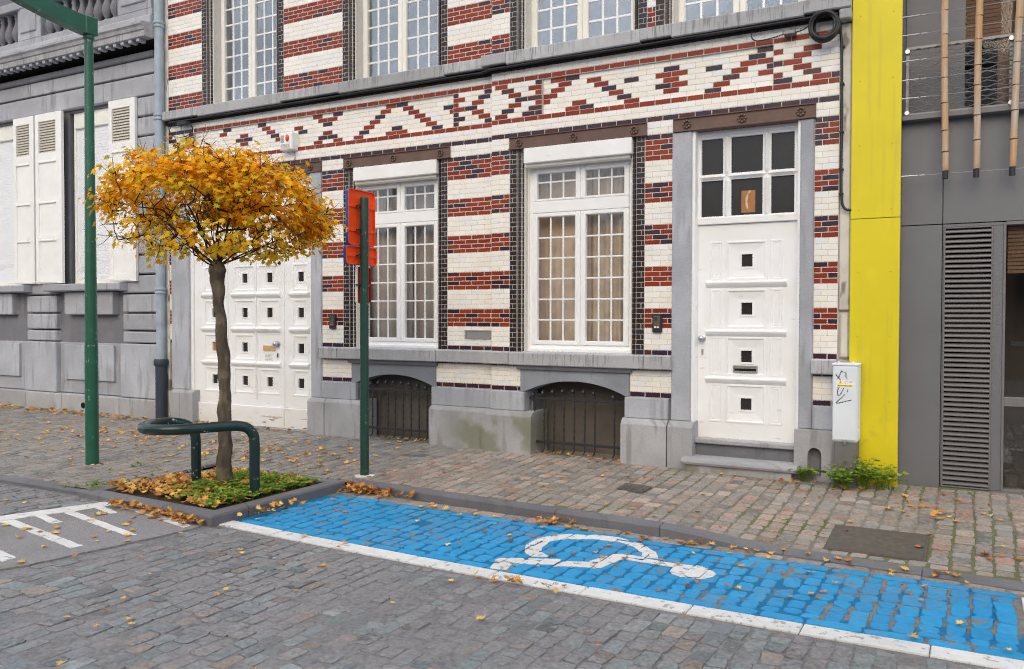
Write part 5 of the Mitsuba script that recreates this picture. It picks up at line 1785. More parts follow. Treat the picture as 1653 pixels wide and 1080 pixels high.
curtain(k, 0.17, 0.32, 3.42, 6.4, 0.56, 'mat_blind_brown', 0.012, 0.05, 4)
M().box(-0.60, 7, 1.2, 1.3, 3.4, 7.5).box(-0.6, 7, 0.05, 1.3, 7.3, 7.5).put(N + '__loggia_back', 'mat_room')
R = numbered(N + '__balcony_rail')
m = M()
for x in (-0.560, 0.262, 1.1, 1.95):
    m.box(x - 0.016, x + 0.016, 0.004, 0.030, 3.40, 4.03, 0.003)
m.box(-0.575, 3, -0.004, 0.034, 4.005, 4.035, 0.004).box(-0.575, 3, -0.004, 0.030, 3.408, 3.428, 0.003)
m.put(R + '__frame', 'mat_alu')
m = M()
for x in (-0.560, 0.262):
    for z in (3.43, 3.99):
        m.tube([(x, 0.0, z), (x, -0.022, z)], 0.020, 10)
m.put(R + '__clamp', 'mat_steel')
m = M()
# woven steel net: zigzag strands
n, dz = 20, 0.040
for i in range(15):
    z = 3.432 + i * dz
    P = []
    for j in range(n + 1):
        x = -0.548 + j * (1.56 / n)
        P.append((x, -0.006 if (j + i) % 2 else 0.000, z + (dz * 0.52 if (i + j) % 2 else -dz * 0.02)))
    m.tube(P, 0.0042, 4, cap=False)
m.put(R + '__wire_mesh', 'mat_mesh_steel')
wz = [4.285, 4.117, 3.884, 3.712, 3.546, 2.841]
order = ('lowest', 'second lowest', 'third lowest', 'fourth lowest', 'second highest', 'highest')
for z in wz:
    k = thing('tension_wire', order[sorted(wz).index(z)] + ' horizontal steel wire stretched from the yellow panel past the bamboo poles', 'wire', 'steel wires that hold the bamboo poles')
    M().tube([(-0.598, -0.085, z), (3.0, -0.085, z + 0.0)], 0.0030, 5).put(k + '__strand', 'mat_mesh_steel')
    M().tube([(-0.598, -0.085, z), (-0.46, -0.085, z)], 0.0075, 8).tube([(-0.445, -0.085, z), (-0.40, -0.085, z)], 0.0055, 8).put(k + '__turnbuckle', 'mat_steel')
for i, (xb, xt, zb) in enumerate(((-0.238, -0.268, 2.855), (0.004, 0.020, 2.850), (0.276, 0.345, 2.845))):
    lab = ('first bamboo pole from the left, nearest the yellow panel', 'second bamboo pole from the left, in the middle of the three', 'third bamboo pole from the left, close to the right edge of the photo')[i]
    k = thing('bamboo_pole', lab, 'bamboo pole', 'bamboo poles in front of the balcony')
    z, P, r, nodes = zb, [], [], []
    rr = np.random.default_rng(i + 3)
    ztop = 7.2
    while z < ztop:
        L = 0.165 + 0.10 * rr.random()
        nodes.append(z)
        for t in np.linspace(0.04, 0.96, 4):
            q = (z + t * L - zb) / (5.2 - zb)
            P.append((xb + (xt - xb) * q + 0.004 * math.sin(3 * z), -0.115, z + t * L))
            r.append(0.0265 + 0.0035 * q + 0.002 * (2 * t - 1) ** 2)
        z += L
    M().tube(P, r, 14).put(k + '__cane', 'mat_bamboo', True)
    m = M()
    for z in nodes[1:]:
        q = (z - zb) / (5.2 - zb)
        x = xb + (xt - xb) * q + 0.004 * math.sin(3 * z)
        m.tube([(x, -0.115, z - 0.006), (x, -0.115, z), (x, -0.115, z + 0.006)], [0.0285, 0.0315, 0.0285], 14)
    m.put(k + '__nodes', 'mat_bamboo_node', True)
    M().tube([(xb, -0.115, zb - 0.065), (xb, -0.115, zb + 0.006)], 0.0235, 12).put(k + '__end_cap', 'mat_black_plastic')

# ---------------------------------------------------------------- across the street, seen only in the window panes
O = thing('opposite_terrace', 'low brown brick terrace across the street, seen only as a reflection in the window panes', 'house')
M().box(-34, 22, -20.0, -18.0, -0.3, 4.6).put(O + '__wall', 'mat_far_brick')
M().extx([(-20.2, 4.6), (-17.8, 4.6), (-17.8, 4.75), (-20.2, 5.3)], -34.2, 22.2).put(O + '__roof', 'mat_dark_stone')
for i in range(18):
    x = -32 + 3.0 * i
    M().box(x, x + 1.1, -18.05, -17.96, 0.9, 2.7).put(O + '__window', 'mat_dark_glass')
    M().box(x - 0.1, x + 1.2, -18.02, -17.90, 0.78, 0.9).put(O + '__sill', 'mat_bluestone')

# ---------------------------------------------------------------- meter cabinet
k = thing('utility_cabinet', 'pale grey utility cabinet with graffiti and a warning label in front of the yellow panel', 'cabinet')
M().box(-1.138, -0.918, -0.335, -0.125, 0.405, 1.118, 0.012).put(k + '__body', 'mat_cabinet')
M().box(-1.132, -0.930, -0.343, -0.336, 0.425, 1.100, 0.004).put(k + '__door', 'mat_cabinet')
M().box(-1.145, -0.912, -0.345, -0.12, 1.108, 1.128, 0.006).put(k + '__lid', 'mat_cabinet')
M().box(-1.120, -0.925, -0.325, -0.14, -0.1, 0.404, 0.004).put(k + '__pedestal', 'mat_pedestal')
m = M()
m.box(-1.052, -1.000, -0.356, -0.343, 0.405, 0.432, 0.004).tube([(-1.026, -0.352, 0.404), (-1.026, -0.352, 0.388)], 0.012, 8)
m.put(k + '__lock', 'mat_dull_steel')
M().box(-0.917, -0.905, -0.30, -0.26, 0.44, 0.52, 0.003).put(k + '__hinge', 'mat_cabinet')
m = M()
for x in (-1.09, -0.96):
    m.box(x - 0.012, x + 0.012, -0.32, -0.30, 1.126, 1.148, 0.004)
m.put(k + '__lug', 'mat_cabinet')
ly = -0.3435
M().box(-1.103, -0.952, ly - 0.0012, ly + 0.001, 0.912, 0.977).put(k + '__warning_label', 'mat_label_white')
M().box(-1.096, -0.960, ly - 0.0020, ly, 0.917, 0.934).put(k + '__label_stripe', 'mat_label_yellow')
M().prism([[(-1.086, 0.943), (-1.048, 0.943), (-1.067, 0.973)]], ly - 0.0020, ly).put(k + '__warning_triangle', 'mat_label_yellow')
m = M()
m.prism([[(-1.066, 0.949), (-1.0725, 0.957), (-1.067, 0.957), (-1.069, 0.966), (-1.0605, 0.955), (-1.066, 0.955)]], ly - 0.0026, ly - 0.0018)
for i in range(10):
    m.box(-1.09 + i * 0.012, -1.083 + i * 0.012, ly - 0.0026, ly - 0.0018, 0.922, 0.929)
for i in range(4):
    m.box(-0.992 + i * 0.009, -0.986 + i * 0.009, ly - 0.0018, ly - 0.001, 0.958, 0.964)
m.put(k + '__label_print', 'mat_ink')
m = M()
m.tube([(-1.018 + 0.012 * math.cos(t), ly - 0.001, 0.957 + 0.012 * math.sin(t)) for t in np.linspace(0, 2 * np.pi, 16)], 0.0014, 4)
m.put(k + '__label_ring', 'mat_alarm_red')


def stroke(m, pts, r=0.0042):
    P = np.array([(x, ly - 0.0005, z) for x, z in pts])
    t = np.linspace(0, len(P) - 1, (len(P) - 1) * 5 + 1)
    i = np.clip(t.astype(int), 0, len(P) - 2)
    f = (t - i)[:, None]
    p0, p1, p2, p3 = P[np.maximum(i - 1, 0)], P[i], P[i + 1], P[np.minimum(i + 2, len(P) - 1)]
    Q = 0.5 * (2 * p1 + (p2 - p0) * f + (2 * p0 - 5 * p1 + 4 * p2 - p3) * f ** 2 + (3 * p1 - p0 - 3 * p2 + p3) * f ** 3)
    a = len(m.v)
    m.tube(Q, r, 6)
    m.v[a] = np.stack([m.v[a][:, 0], ly - 0.0007 + (m.v[a][:, 1] - ly) * 0.18, m.v[a][:, 2]], 1)


m = M()
cx = lambda a: -1.138 + (a - 62) / 190 * 0.213     # positions read along the door
cz = lambda b: 1.118 - (b - 85) / 560 * 0.705
for s in ([(85, 155), (105, 175), (128, 200)], [(132, 128), (122, 150), (112, 175), (98, 190)], [(128, 128), (145, 140)],
          [(112, 250), (103, 280), (103, 305), (118, 308), (135, 285), (150, 255)], [(182, 265), (176, 285)], [(160, 300), (130, 330), (92, 366), (130, 362), (170, 350), (210, 341)]):
    stroke(m, [(cx(a), cz(b)) for a, b in s])
m.put(k + '__graffiti', 'mat_ink', True)
m = M()
for s in ([(150, 140), (165, 150), (160, 175)], [(165, 135), (172, 165), (175, 190)], [(155, 160), (170, 180)]):
    stroke(m, [(cx(a), cz(b)) for a, b in s], 0.0036)
m.put(k + '__faded_graffiti', 'mat_print_grey', True)

# ---------------------------------------------------------------- street lamp, sign post, tree guard
k = thing('street_lamp', 'tall green street lamp post with a curved arm reaching over the street', 'street lamp')
px, py = -8.60, -2.62
M().lathe([(0.070, -0.12), (0.070, 1.2), (0.066, 1.25), (0.052, 3.2), (0.046, 4.62)], px, py, 28).put(k + '__pole', 'mat_lamp_green', True)
M().lathe([(0.046, 4.60), (0.058, 4.605), (0.058, 4.64), (0.050, 4.65)], px, py, 28).put(k + '__collar', 'mat_lamp_green', True)
P, rz = [], []
for t in np.linspace(0, 1, 14):
    y = py - 0.02 - 1.9 * t
    P.append((px, y, 4.735 + 0.16 * t + 0.55 * t * t * 0.5))
m = M()
hx = 0.055
pr_ = None
for (x, y, z), t in zip(P, np.linspace(0, 1, 14)):
    h = 0.095 - 0.025 * t
    cur = [(x - hx, y, z - h), (x + hx, y, z - h), (x + hx, y, z + h), (x - hx, y, z + h)]
    if pr_:
        loft(m, pr_, cur, (.5, .5))
    pr_ = cur
m.put(k + '__arm', 'mat_lamp_green')
M().box(px - 0.068, px + 0.068, py - 0.075, py + 0.072, 4.645, 4.845, 0.010).put(k + '__arm_bracket', 'mat_lamp_green')

k = thing('sign_post', 'dark green sign post with three signs seen from their red backs', 'sign post')
px, py = -5.375, -1.865
M().lathe([(0.044, -0.12), (0.044, 2.735), (0.039, 2.745), (0.012, 2.749), (0.001, 2.75)], px, py, 24).put(k + '__post', 'mat_post_green', True)
M().lathe([(0.10, -0.07), (0.10, float(pav_z(px, py)) + 0.006), (0.045, float(pav_z(px, py)) + 0.012)], px, py, 18).put(k + '__footing', 'mat_plaster', True)


def sign_plate(ya, yb, za, zb, x, mat, rim_mat, clamps, r=0.035):
    s = numbered(k + '__sign')

    def rr(o):
        q = Polygon([(ya, za), (yb, za), (yb, zb), (ya, zb)]).buffer(-r).buffer(r - o, quad_segs=5)
        return np.array(q.exterior.coords[:-1])
    for nm, polys, xa, xb, mt in (('plate', [rr(0.0)], x - 0.004, x, mat), ('rim', [rr(0.0), rr(0.007)], x - 0.010, x + 0.022, mat), ('face_edge', [rr(-0.0035), rr(0.001)], x - 0.014, x + 0.016, rim_mat)):
        a = m3.CrossSection([np.asarray(q) for q in polys], m3.FillRule.EvenOdd).extrude(xb - xa).to_mesh()
        Q = a.vert_properties[:, :3]
        M().add(np.stack([xa + Q[:, 2], Q[:, 0], Q[:, 1]], 1), a.tri_verts).put(f'{s}__{nm}', mt)
    for z in clamps:
        M().extx([(0, 0)] * 0 or [(ya + 0.006, z - 0.014), (yb - 0.006, z - 0.014), (yb - 0.006, z + 0.014), (ya + 0.006, z + 0.014)], x + 0.001, x + 0.016).put(f'{s}__rail', mat)
        m = M()
        m.tube([(px + 0.0, py - 0.0, z - 0.016), (px, py, z + 0.016)], 0.0425, 16)
        m.tube([(x + 0.01, py - 0.065, z), (px - 0.005, py - 0.065, z)], 0.008, 6).tube([(x + 0.01, py + 0.065, z), (px - 0.005, py + 0.065, z)], 0.008, 6)
        m.box(px - 0.012, px - 0.004, py - 0.075, py + 0.075, z - 0.012, z + 0.012)
        m.put(f'{s}__clamp', 'mat_iron')
    return s


s1 = sign_plate(-2.052, -1.632, 2.268, 2.822, -5.440, 'mat_sign_orange', 'mat_sign_blue', (2.66, 2.42))
s2 = sign_plate(-2.088, -1.606, 2.073, 2.256, -5.440, 'mat_sign_orange', 'mat_sign_blue', (2.165,))
s3 = sign_plate(-1.908, -1.700, 1.692, 2.050, -5.440, 'mat_sign_red', 'mat_label_white', (1.87,), 0.015)
tag(s1, 'tall orange-red sign back with rounded corners and blue edge, topmost on the post')
tag(s2, 'wide orange-red sign back below the tall one')
tag(s3, 'narrow dark red sign back with a white edge, lowest on the post')

k = thing('tree_guard', 'dark green bent steel tube guard looping round the foot of the small tree', 'tree guard')
P = [(-5.655, -3.075, -0.14), (-5.655, -3.075, 0.2), (-5.655, -3.075, 0.42), (-5.662, -3.09, 0.50), (-5.685, -3.135, 0.556), (-5.72, -3.21, 0.58), (-5.77, -3.32, 0.586), (-5.84, -3.47, 0.585),
     (-5.92, -3.60, 0.583), (-6.03, -3.69, 0.58), (-6.17, -3.735, 0.577), (-6.32, -3.71, 0.574), (-6.44, -3.62, 0.572), (-6.52, -3.50, 0.571), (-6.555, -3.36, 0.570), (-6.545, -3.24, 0.565), (-6.51, -3.14, 0.545), (-6.475, -3.075, 0.50),
     (-6.452, -3.045, 0.42), (-6.448, -3.042, 0.2), (-6.448, -3.042, -0.14)]
wire(k + '__tube', P, 0.046, 'mat_guard_green', 18, 5)

# ---------------------------------------------------------------- the tree
TR = thing('maple_tree', 'small round-headed maple with golden autumn leaves in the tree pit', 'tree')
g = np.random.default_rng(21)
trunk = np.array([(-6.125, -2.990, -0.16), (-6.125, -2.990, -0.04), (-6.122, -2.985, 0.10), (-6.135, -2.975, 0.45), (-6.150, -2.970, 0.80), (-6.150, -2.970, 1.10), (-6.170, -2.972, 1.40), (-6.200, -2.975, 1.70), (-6.215, -2.976, 1.86), (-6.220, -2.976, 1.98), (-6.225, -2.976, 2.06)])
tr = np.array([0.088, 0.080, 0.069, 0.061, 0.056, 0.055, 0.051, 0.050, 0.066, 0.080, 0.058])
t = np.linspace(0, len(trunk) - 1, 60)
tp = np.column_stack([np.interp(t, range(len(trunk)), trunk[:, i]) for i in range(3)])
rad = np.interp(t, range(len(tr)), tr)
m = M()
m.tube(tp, rad, 20, (.5, .5))
v = m.v[0]
v[:-2, :2] += (meshkit.noise(v[:-2] * np.array([26, 26, 9]), 2)[:, None] - 0.5) * 0.016 + (meshkit.noise(v[:-2] * 6, 5)[:, None] - 0.5) * 0.02
for kz, ka in ((0.64, 0.4), (1.35, 2.0)):
    d = v[:-2] - np.array([-6.145 + 0.07 * math.cos(ka), -2.972 + 0.07 * math.sin(ka), kz])
    v[:-2, :2] += (d[:, :2] / (np.linalg.norm(d[:, :2], axis=1, keepdims=True) + .01)) * 0.022 * np.exp(-(d ** 2).sum(1) / 0.003)[:, None]
m.put(TR + '__trunk', 'mat_bark', True)
C0 = np.array([-6.225, -2.976, 2.02])


def crown_point():
    """a point in the shell of a flat round head, denser above and at the sides"""
    while True:
        d = g.normal(size=3)
        d /= np.linalg.norm(d)
        if d[2] < -0.60:
            continue
        if d[2] < 0.30 and d[0] * 0.74 - d[1] * 0.68 > 0.45 and g.random() < 0.60:
            continue
        if d[2] < -0.05 and g.random() < 0.40 - d[2] * 0.6:
            continue
        lump = 0.78 + 0.46 * meshkit.noise(d[None] * 2.0 + 5, 9)[0]
        rr_ = (1.0 - 0.36 * g.random() ** 1.9) * lump
        q = np.sign(d) * np.abs(d) ** 0.86
        p = np.array([q[0] * 0.93, q[1] * 0.93, q[2] * 0.57]) * rr_ + np.array([-6.24, -2.99, 2.405])
        if p[2] < 2.05 + 0.12 * np.hypot(p[0] - C0[0], p[1] - C0[1]):
            continue
        return p


clusters = np.array([crown_point() for _ in range(330)])
# a few clusters hang low under the edge, and near the trunk top
low_ = []
for _ in range(40):
    a = g.random() * 2 * np.pi
    r0 = 0.15 + 0.8 * g.random()
    low_.append((C0[0] + r0 * math.cos(a), C0[1] + r0 * math.sin(a), 2.08 + 0.14 * r0 + 0.08 * g.random()))
clusters = np.vstack([clusters, low_])
LEAFY = len(clusters)
bare = []
for _ in range(150):
    d = g.normal(size=3)
    d /= np.linalg.norm(d)
    bare.append(np.array([d[0] * .95, d[1] * .95, abs(d[2]) * 0.55]) * (0.30 + 0.50 * g.random()) + np.array([-6.2, -2.98, 2.36]))
clusters = np.vstack([clusters, bare])
# branches: each cluster joins the nearest sensible point of what has grown so far
nodes = [C0]
parent = [-1]
for q_ in range(24):
    a, el = q_ * 2.39996 + g.normal(0, 0.2), 0.22 + 1.1 * g.random()
    d = np.array([math.cos(a) * math.cos(el), math.sin(a) * math.cos(el), math.sin(el) * 0.80])
    last = 0
    for s_ in range(1, 7):
        nodes.append(C0 + d * 0.125 * s_ + g.normal(0, 0.010, 3) + np.array([0, 0, 0.006 * s_ * s_ * (0.5 - el * 0.4)]))
        parent.append(last)
        last = len(nodes) - 1
for i in np.argsort(np.linalg.norm(clusters - C0, axis=1)):
    c = clusters[i]
    Nn = np.array(nodes)
    d = np.linalg.norm(Nn - c, axis=1) + 0.35 * np.linalg.norm(Nn - C0, axis=1) * 0.3
    along = ((c - Nn) * (Nn - C0 + 1e-6)).sum(1)
    d = np.where(along < -0.02, d + 0.4, d)
    j = int(np.argmin(d))
    L = np.linalg.norm(c - nodes[j])
    n = max(1, int(L / 0.10))
    base = nodes[j]
    bend = g.normal(0, 0.035, 3)
    for s_ in range(1, n + 1):
        t_ = s_ / n
        nodes.append(base + (c - base) * t_ + bend * math.sin(math.pi * t_) * L * 1.2 + np.array([0, 0, 0.05 * L * math.sin(math.pi * t_)]))
        parent.append(j)
        j = len(nodes) - 1
nodes = np.array(nodes)
load = np.ones(len(nodes)) * 0.35
for i in range(len(nodes) - 1, 0, -1):
    load[parent[i]] += load[i]
rads = 0.0028 * load ** 0.47
rads = np.minimum(rads, 0.034)
kids = {}
for i, p in enumerate(parent):
    kids.setdefault(p, []).append(i)
mb, mt = M(), M()


def grow(start, i):
    P, R = [nodes[start]], [min(rads[start], rads[i] * 1.25)]
    while True:
        P.append(nodes[i])
        R.append(rads[i])
        ch = kids.get(i, [])
        if not ch:
            break
        ch = sorted(ch, key=lambda c: -load[c])
        for c in ch[1:]:
            grow(i, c)
        i = ch[0]
    (mb if R[0] > 0.009 else mt).tube(np.array(P), R, 7 if R[0] > 0.009 else 4, (.5, .5), cap=False)


import sys
sys.setrecursionlimit(10000)
for c in kids[0]:
    grow(0, c)
# fine twigs sticking out of the head
tips = [i for i in range(len(nodes)) if i not in kids]
for i in tips:
    for _ in range(3):
        d = (nodes[i] - C0) / np.linalg.norm(nodes[i] - C0) + g.normal(0, 0.5, 3)
        d /= np.linalg.norm(d)
        L = 0.07 + 0.17 * g.random()
        mt.tube([nodes[i] - d * 0.02, nodes[i] + d * L * 0.5 + g.normal(0, 0.01, 3), nodes[i] + d * L], [0.0032, 0.0025, 0.0014], 4, (.5, .5), cap=False)
mb.put(TR + '__branch', 'mat_twig', True)
mt.put(TR + '__twigs', 'mat_twig', True)
tag(TR + '__twigs', kind='stuff')
# maple leaf: five lobes, folded a little along the middle
_half = [(0.0, -0.18), (0.20, -0.42), (0.30, -0.22), (0.55, -0.30), (0.42, -0.02), (0.78, 0.22), (0.40, 0.22), (0.42, 0.62), (0.18, 0.48), (0.0, 1.0)]
_out = np.array(_half + [(-x, y) for x, y in _half[-2:0:-1]])
_LF = np.array([[0, 1 + i, 1 + (i + 1) % len(_out)] for i in range(len(_out))])


def leaf(c, size, nrm, spin, fold, curl, gg):
    p = np.vstack([[0, 0.1], _out]) * size * 0.62
    z = fold * np.abs(p[:, 0]) + curl * ((p[:, 1] - 0.1 * size) ** 2 + p[:, 0] ** 2) / size + gg.normal(0, 0.03 * size, len(p))
    nrm = nrm / np.linalg.norm(nrm)
    a = np.cross(nrm, [math.cos(spin), math.sin(spin), 0.3])
    a /= np.linalg.norm(a)
    b = np.cross(nrm, a)
    return c + p[:, :1] * a + p[:, 1:] * b + z[:, None] * nrm


m = M()
for ci, c in enumerate(clusters[:LEAFY]):
    low_one = c[2] < 2.32
    n = g.integers(26, 44) if not low_one else g.integers(8, 15)
    if meshkit.noise(c[None] * 2.6, 31)[0] < 0.41:
        n = n // 6
    tint = np.clip(0.42 + 0.14 * g.normal(), 0, 1)
    for _ in range(n):
        o = g.normal(0, 1, 3) * np.array([0.068, 0.068, 0.048])
        out = (c - np.array([-6.215, -2.98, 2.27]))
        out = out / np.linalg.norm(out) + np.array([0, 0, 0.5]) + g.normal(0, 0.45, 3)
        u = np.clip(tint + 0.16 * g.normal() - (0.16 if low_one else 0), 0, 1)
        if g.random() < 0.045:
            u = 0.93 + 0.07 * g.random()
        m.add(leaf(c + o, 0.050 + 0.034 * g.random(), out, g.random() * 6.28, g.normal(0, 0.25), -0.25 - 0.35 * g.random(), g), _LF, (u, g.random()))
m.put(TR + '__leaves', 'mat_tree_leaf')
tag(TR + '__leaves', kind='stuff')

# ---------------------------------------------------------------- fallen leaves
lg = np.random.default_rng(77)


def ground_at(x, y):
    p = Point(x, y)
    if Polygon(inn).contains(p):
        return float(soil_z(x, y)) + 0.012
    if PIT.contains(p):
        return -0.072
    if y > (float(kerb_y(x)) if x > -5.35 else (LEFT_KERB if x < -7.3 else -2.13)):
        if x > -5.35 and y < float(kerb_y(x)) + 0.13:
            return kerb_top(x) + 0.003
        return float(pav_z(x, y)) + 0.004
    return ROAD + 0.008


def region(x, y):
    if PIT.contains(Point(x, y)):
        return None
    if ASPHALT.contains(Point(x, y)):
        return 'asphalt'
    if -5.4 < x < 0.42 and float(white_y(x)) < y < float(kerb_y(x)):
        return 'bay'
    if y > (float(kerb_y(x)) if x > -5.35 else (LEFT_KERB if x < -7.3 else -2.13)):
        return 'left' if x < -5.5 else 'right'
    return 'road'


spots = []


def scatter(n, fx, fy, s=(0.055, 0.095), pile=0.0, brown=0.0):
    for _ in range(n):
        x, y = fx(), fy()
        spots.append((x, y, s[0] + (s[1] - s[0]) * lg.random(), pile * lg.random(), brown))


U = lambda a, b: (lambda: a + (b - a) * lg.random())
NRM = lambda a, s: (lambda: lg.normal(a, s))
# tree pit surface
for _ in range(900):
    x, y = lg.uniform(-7.2, -5.54), lg.uniform(-3.62, -2.26)
    if Polygon(inn).buffer(-0.02).contains(Point(x, y)) and lg.random() < 0.40 + 0.60 * (x < -6.05 + 0.4 * lg.normal() or y < -3.4):
        spots.append((x, y, 0.055 + 0.04 * lg.random(), 0.035 * lg.random(), 0.12))
# heap along the front edge of the pit
for _ in range(120):
    t_ = lg.random()
    x = -6.75 + 1.35 * t_
    y = -3.68 - (x + 6.75) * 0.10 - abs(lg.normal(0, 0.05)) - 0.01
    spots.append((x, y, 0.05 + 0.04 * lg.random(), 0.05 * lg.random(), 0.25))
# heap in the corner of the bay, along the kerb and the pit
for _ in range(95):
    x = -5.33 + abs(lg.normal(0, 0.36))
    y = float(kerb_y(x)) - 0.03 - abs(lg.normal(0, 0.055))
    spots.append((x, y, 0.055 + 0.04 * lg.random(), 0.06 * lg.random(), 0.3))
for _ in range(26):
    spots.append((-5.33 + abs(lg.normal(0, 0.05)), lg.normal(-3.22, 0.13), 0.055 + 0.04 * lg.random(), 0.06 * lg.random(), 0.25))
scatter(16, NRM(-3.02, 0.10), NRM(-2.40, 0.03), pile=0.04, brown=0.3)
scatter(45, U(-4.6, 0.3), lambda: -2.43 + 0.03 * lg.normal(), brown=0.25)
scatter(50, U(-5.3, 0.25), U(-3.7, -2.5), (0.042, 0.072), brown=0.15)
scatter(46, U(-6.0, 0.2), U(-6.2, -3.8), (0.04, 0.075), brown=0.1)
scatter(16, NRM(-2.55, 0.17), NRM(-3.92, 0.03), (0.045, 0.075), pile=0.02, brown=0.4)
scatter(60, U(-15, -7.3), U(-6.0, -3.6), (0.05, 0.09), brown=0.05)
scatter(26, U(-7.1, -5.6), U(-5.2, -3.8), (0.05, 0.09), brown=0.05)
# pavement on the left: drift along the house front and a thick patch by the lamp
scatter(230, U(-15.2, -10.9), lambda: -0.09 - abs(lg.normal(0, 0.14)), (0.05, 0.08), 0.02, 0.15)
scatter(150, NRM(-9.6, 0.95), NRM(-1.15, 0.35), (0.05, 0.085), 0.01, 0.1)
scatter(120, NRM(-7.2, 0.6), NRM(-1.5, 0.4), (0.05, 0.085), 0.01, 0.1)
scatter(120, U(-15, -5.6), U(-2.9, -0.15), (0.05, 0.085), 0.0, 0.1)
scatter(45, NRM(-11.8, 0.9), NRM(-1.8, 0.25), (0.05, 0.085), 0.01, 0.1)
scatter(30, U(-9.9, -7.8), lambda: -0.10 - abs(lg.normal(0, 0.06)), (0.05, 0.08), 0.02, 0.3)
# pavement on the right
scatter(70, U(-5.3, 0.4), U(-2.2, -0.2), (0.035, 0.065), 0.0, 0.25)
scatter(22, NRM(-6.2, 0.25), lambda: -0.05 + 0.08 * lg.random(), (0.045, 0.08), 0.01, 0.25)
scatter(26, NRM(-3.75, 0.3), lambda: -0.10 + 0.1 * lg.random(), (0.045, 0.08), 0.01, 0.25)
scatter(20, NRM(-0.35, 0.13), NRM(-0.95, 0.10), (0.045, 0.075), 0.02, 0.3)
scatter(14, U(-1.6, -0.8), NRM(-0.42, 0.07), (0.05, 0.085), 0.02, 0.4)
scatter(18, U(-0.6, 0.3), U(-2.2, -0.3), (0.05, 0.085), 0.0, 0.25)
litter = M()
made = []
for x, y, s, up_, br in spots:
    z = ground_at(x, y) + 0.006 + up_
    flat = 0.10 if up_ < 0.005 else 0.45
    u = np.clip(0.28 + br + 0.25 * lg.normal(), 0, 1)
    V = leaf(np.array([x, y, z]), s, np.array([lg.normal(0, flat), lg.normal(0, flat), 1.0]), lg.random() * 6.28, lg.normal(0.1, 0.25), 0.15 + 0.5 * lg.random(), lg)
    lowest = V[:, 2].min() - (z - 0.006)
    V[:, 2] -= min(lowest, 0) - 0.0015
    made.append((V, (u, lg.random()), region(x, y) if up_ < 0.012 else None))
near = sorted((i for i, q in enumerate(made) if q[2]), key=lambda i: np.linalg.norm(made[i][0][0] - EYE))
chosen = set(near[:300])
for i, (V, uv, rg) in enumerate(made):
    if i in chosen:
        k = numbered('fallen_leaf')
        M().add(V, _LF, uv).put(k, 'mat_fallen_leaf', fix=True)
        hue = 'pale yellow' if uv[0] < 0.25 else 'golden yellow' if uv[0] < 0.5 else 'orange brown' if uv[0] < 0.78 else 'dark brown'
        where = {'asphalt': 'the asphalt patch with the white marking', 'bay': 'the blue parking bay', 'left': 'the pavement around the street lamp', 'right': 'the pavement in front of the brick house', 'road': 'the cobbled road'}[rg]
        tag(k, hue + ' maple leaf lying on ' + where, 'leaf', hue + ' leaves on ' + where)
    else:
        litter.add(V, _LF, uv)
k = litter.put('leaf_litter', 'mat_fallen_leaf')
tag(k, 'drifts of small yellow and brown fallen leaves on the ground', 'fallen leaves', kind='stuff')

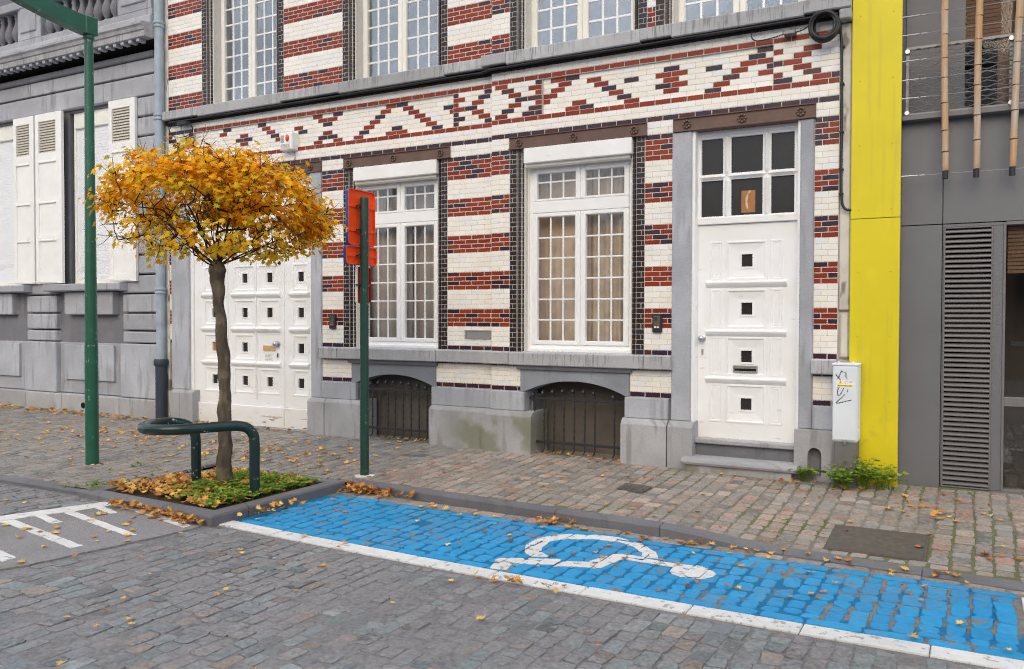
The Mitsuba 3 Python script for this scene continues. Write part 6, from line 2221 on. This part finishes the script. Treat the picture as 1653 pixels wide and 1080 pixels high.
# ---------------------------------------------------------------- weeds
def weed(key_, x, y, z, h, n, gg, size, m=None):
    own = m is None
    m = m or M()
    for _ in range(n):
        a, lean = gg.random() * 6.28, 0.2 + 0.9 * gg.random()
        L = h * (0.6 + 0.5 * gg.random())
        tip = np.array([x + math.cos(a) * lean * L * 0.7, y + math.sin(a) * lean * L * 0.7, z + L * (1 - 0.35 * lean)])
        base = np.array([x + gg.normal(0, 0.012), y + gg.normal(0, 0.012), z])
        m.tube([base, (base + tip) / 2 + np.array([0, 0, 0.12 * L]), tip], [0.0022, 0.0018, 0.0012], 4, (0.0, 0.3), cap=False)
        for t_ in (0.55, 0.75, 1.0):
            for sd in (-1, 1):
                p = base + (tip - base) * t_ + np.array([0, 0, 0.12 * L * math.sin(math.pi * min(t_, .98))])
                d = np.array([math.cos(a + sd * 1.2), math.sin(a + sd * 1.2), 0.25]) if t_ < 1 else np.array([math.cos(a + sd * .4), math.sin(a + sd * .4), 0.1])
                s_ = size * (0.7 + 0.6 * gg.random())
                n_ = np.array([0, 0, 1.0]) + gg.normal(0, 0.35, 3)
                w_ = np.cross(d, n_)
                w_ /= np.linalg.norm(w_)
                d = d / np.linalg.norm(d)
                Q = [p, p + d * s_ * .35 + w_ * s_ * .30, p + d * s_ * .8 + w_ * s_ * .18, p + d * s_ * 1.15, p + d * s_ * .8 - w_ * s_ * .18, p + d * s_ * .35 - w_ * s_ * .30]
                Q = np.array(Q)
                Q[2:5, 2] -= 0.15 * s_
                m.add(Q, [[0, 1, 2], [0, 2, 3], [0, 3, 4], [0, 4, 5]], (gg.random(), gg.random()))
    return m


wg = np.random.default_rng(5)
m = M()
for _ in range(760):
    x, y = wg.uniform(-7.1, -5.56), wg.uniform(-3.58, -2.30)
    if not Polygon(inn).buffer(-0.05).contains(Point(x, y)):
        continue
    if y < -3.35 and wg.random() < 0.5:
        continue
    dens = meshkit.noise(np.array([[x * 3.3, y * 3.3, 0.5]]), 4)[0] + 0.55 * float(sm(-6.6, -5.9, x)) - 0.62
    if wg.random() < dens * 4:
        weed(None, x, y, float(soil_z(x, y)), 0.055 + 0.06 * wg.random(), 4, wg, 0.034, m)
k = m.put('pit_weeds', 'mat_green_leaf', fix=True)
tag(k, 'low bright green weeds growing in the tree pit', 'weeds', kind='stuff')
for (x, y, h, n, lb) in ((-1.385, -0.24, 0.12, 12, 'small green weed growing in front of the niche by the door step'), (-1.06, -0.42, 0.15, 22, 'leafy green weed at the foot of the grey utility cabinet'),
                        (-0.90, -0.36, 0.20, 24, 'tallest leafy green weed between the cabinet and the yellow panel'), (-0.72, -0.30, 0.15, 18, 'leafy green weed in front of the yellow panel, nearest its right edge')):
    k = thing('weed', lb, 'weed')
    mm = M()
    for _ in range(4):
        weed(None, x + wg.normal(0, .045), y + wg.normal(0, .02), float(pav_z(x, y)), h * 1.55, n // 3 + 1, wg, 0.046, mm)
    mm.put(k + '__foliage', 'mat_green_leaf')
m = M()
for _ in range(46):
    q = wg.random()
    if q < 0.35:
        x, y = wg.uniform(-7.6, -7.15), wg.normal(-3.3, 0.14)
    elif q < 0.6:
        x, y = wg.uniform(-8.2, -7.2), wg.normal(-2.5, 0.4)
    elif q < 0.8:
        x, y = wg.uniform(-14.6, -13.4), -0.08
    else:
        x, y = wg.uniform(-1.5, 0.3), -0.16 + 0.1 * wg.random()
    weed(None, x, y, float(pav_z(x, y)), 0.035, 3, wg, 0.018, m)
k = m.put('joint_moss', 'mat_green_leaf', fix=True)
tag(k, 'tiny green tufts in the joints of the pavement', 'moss', kind='stuff')
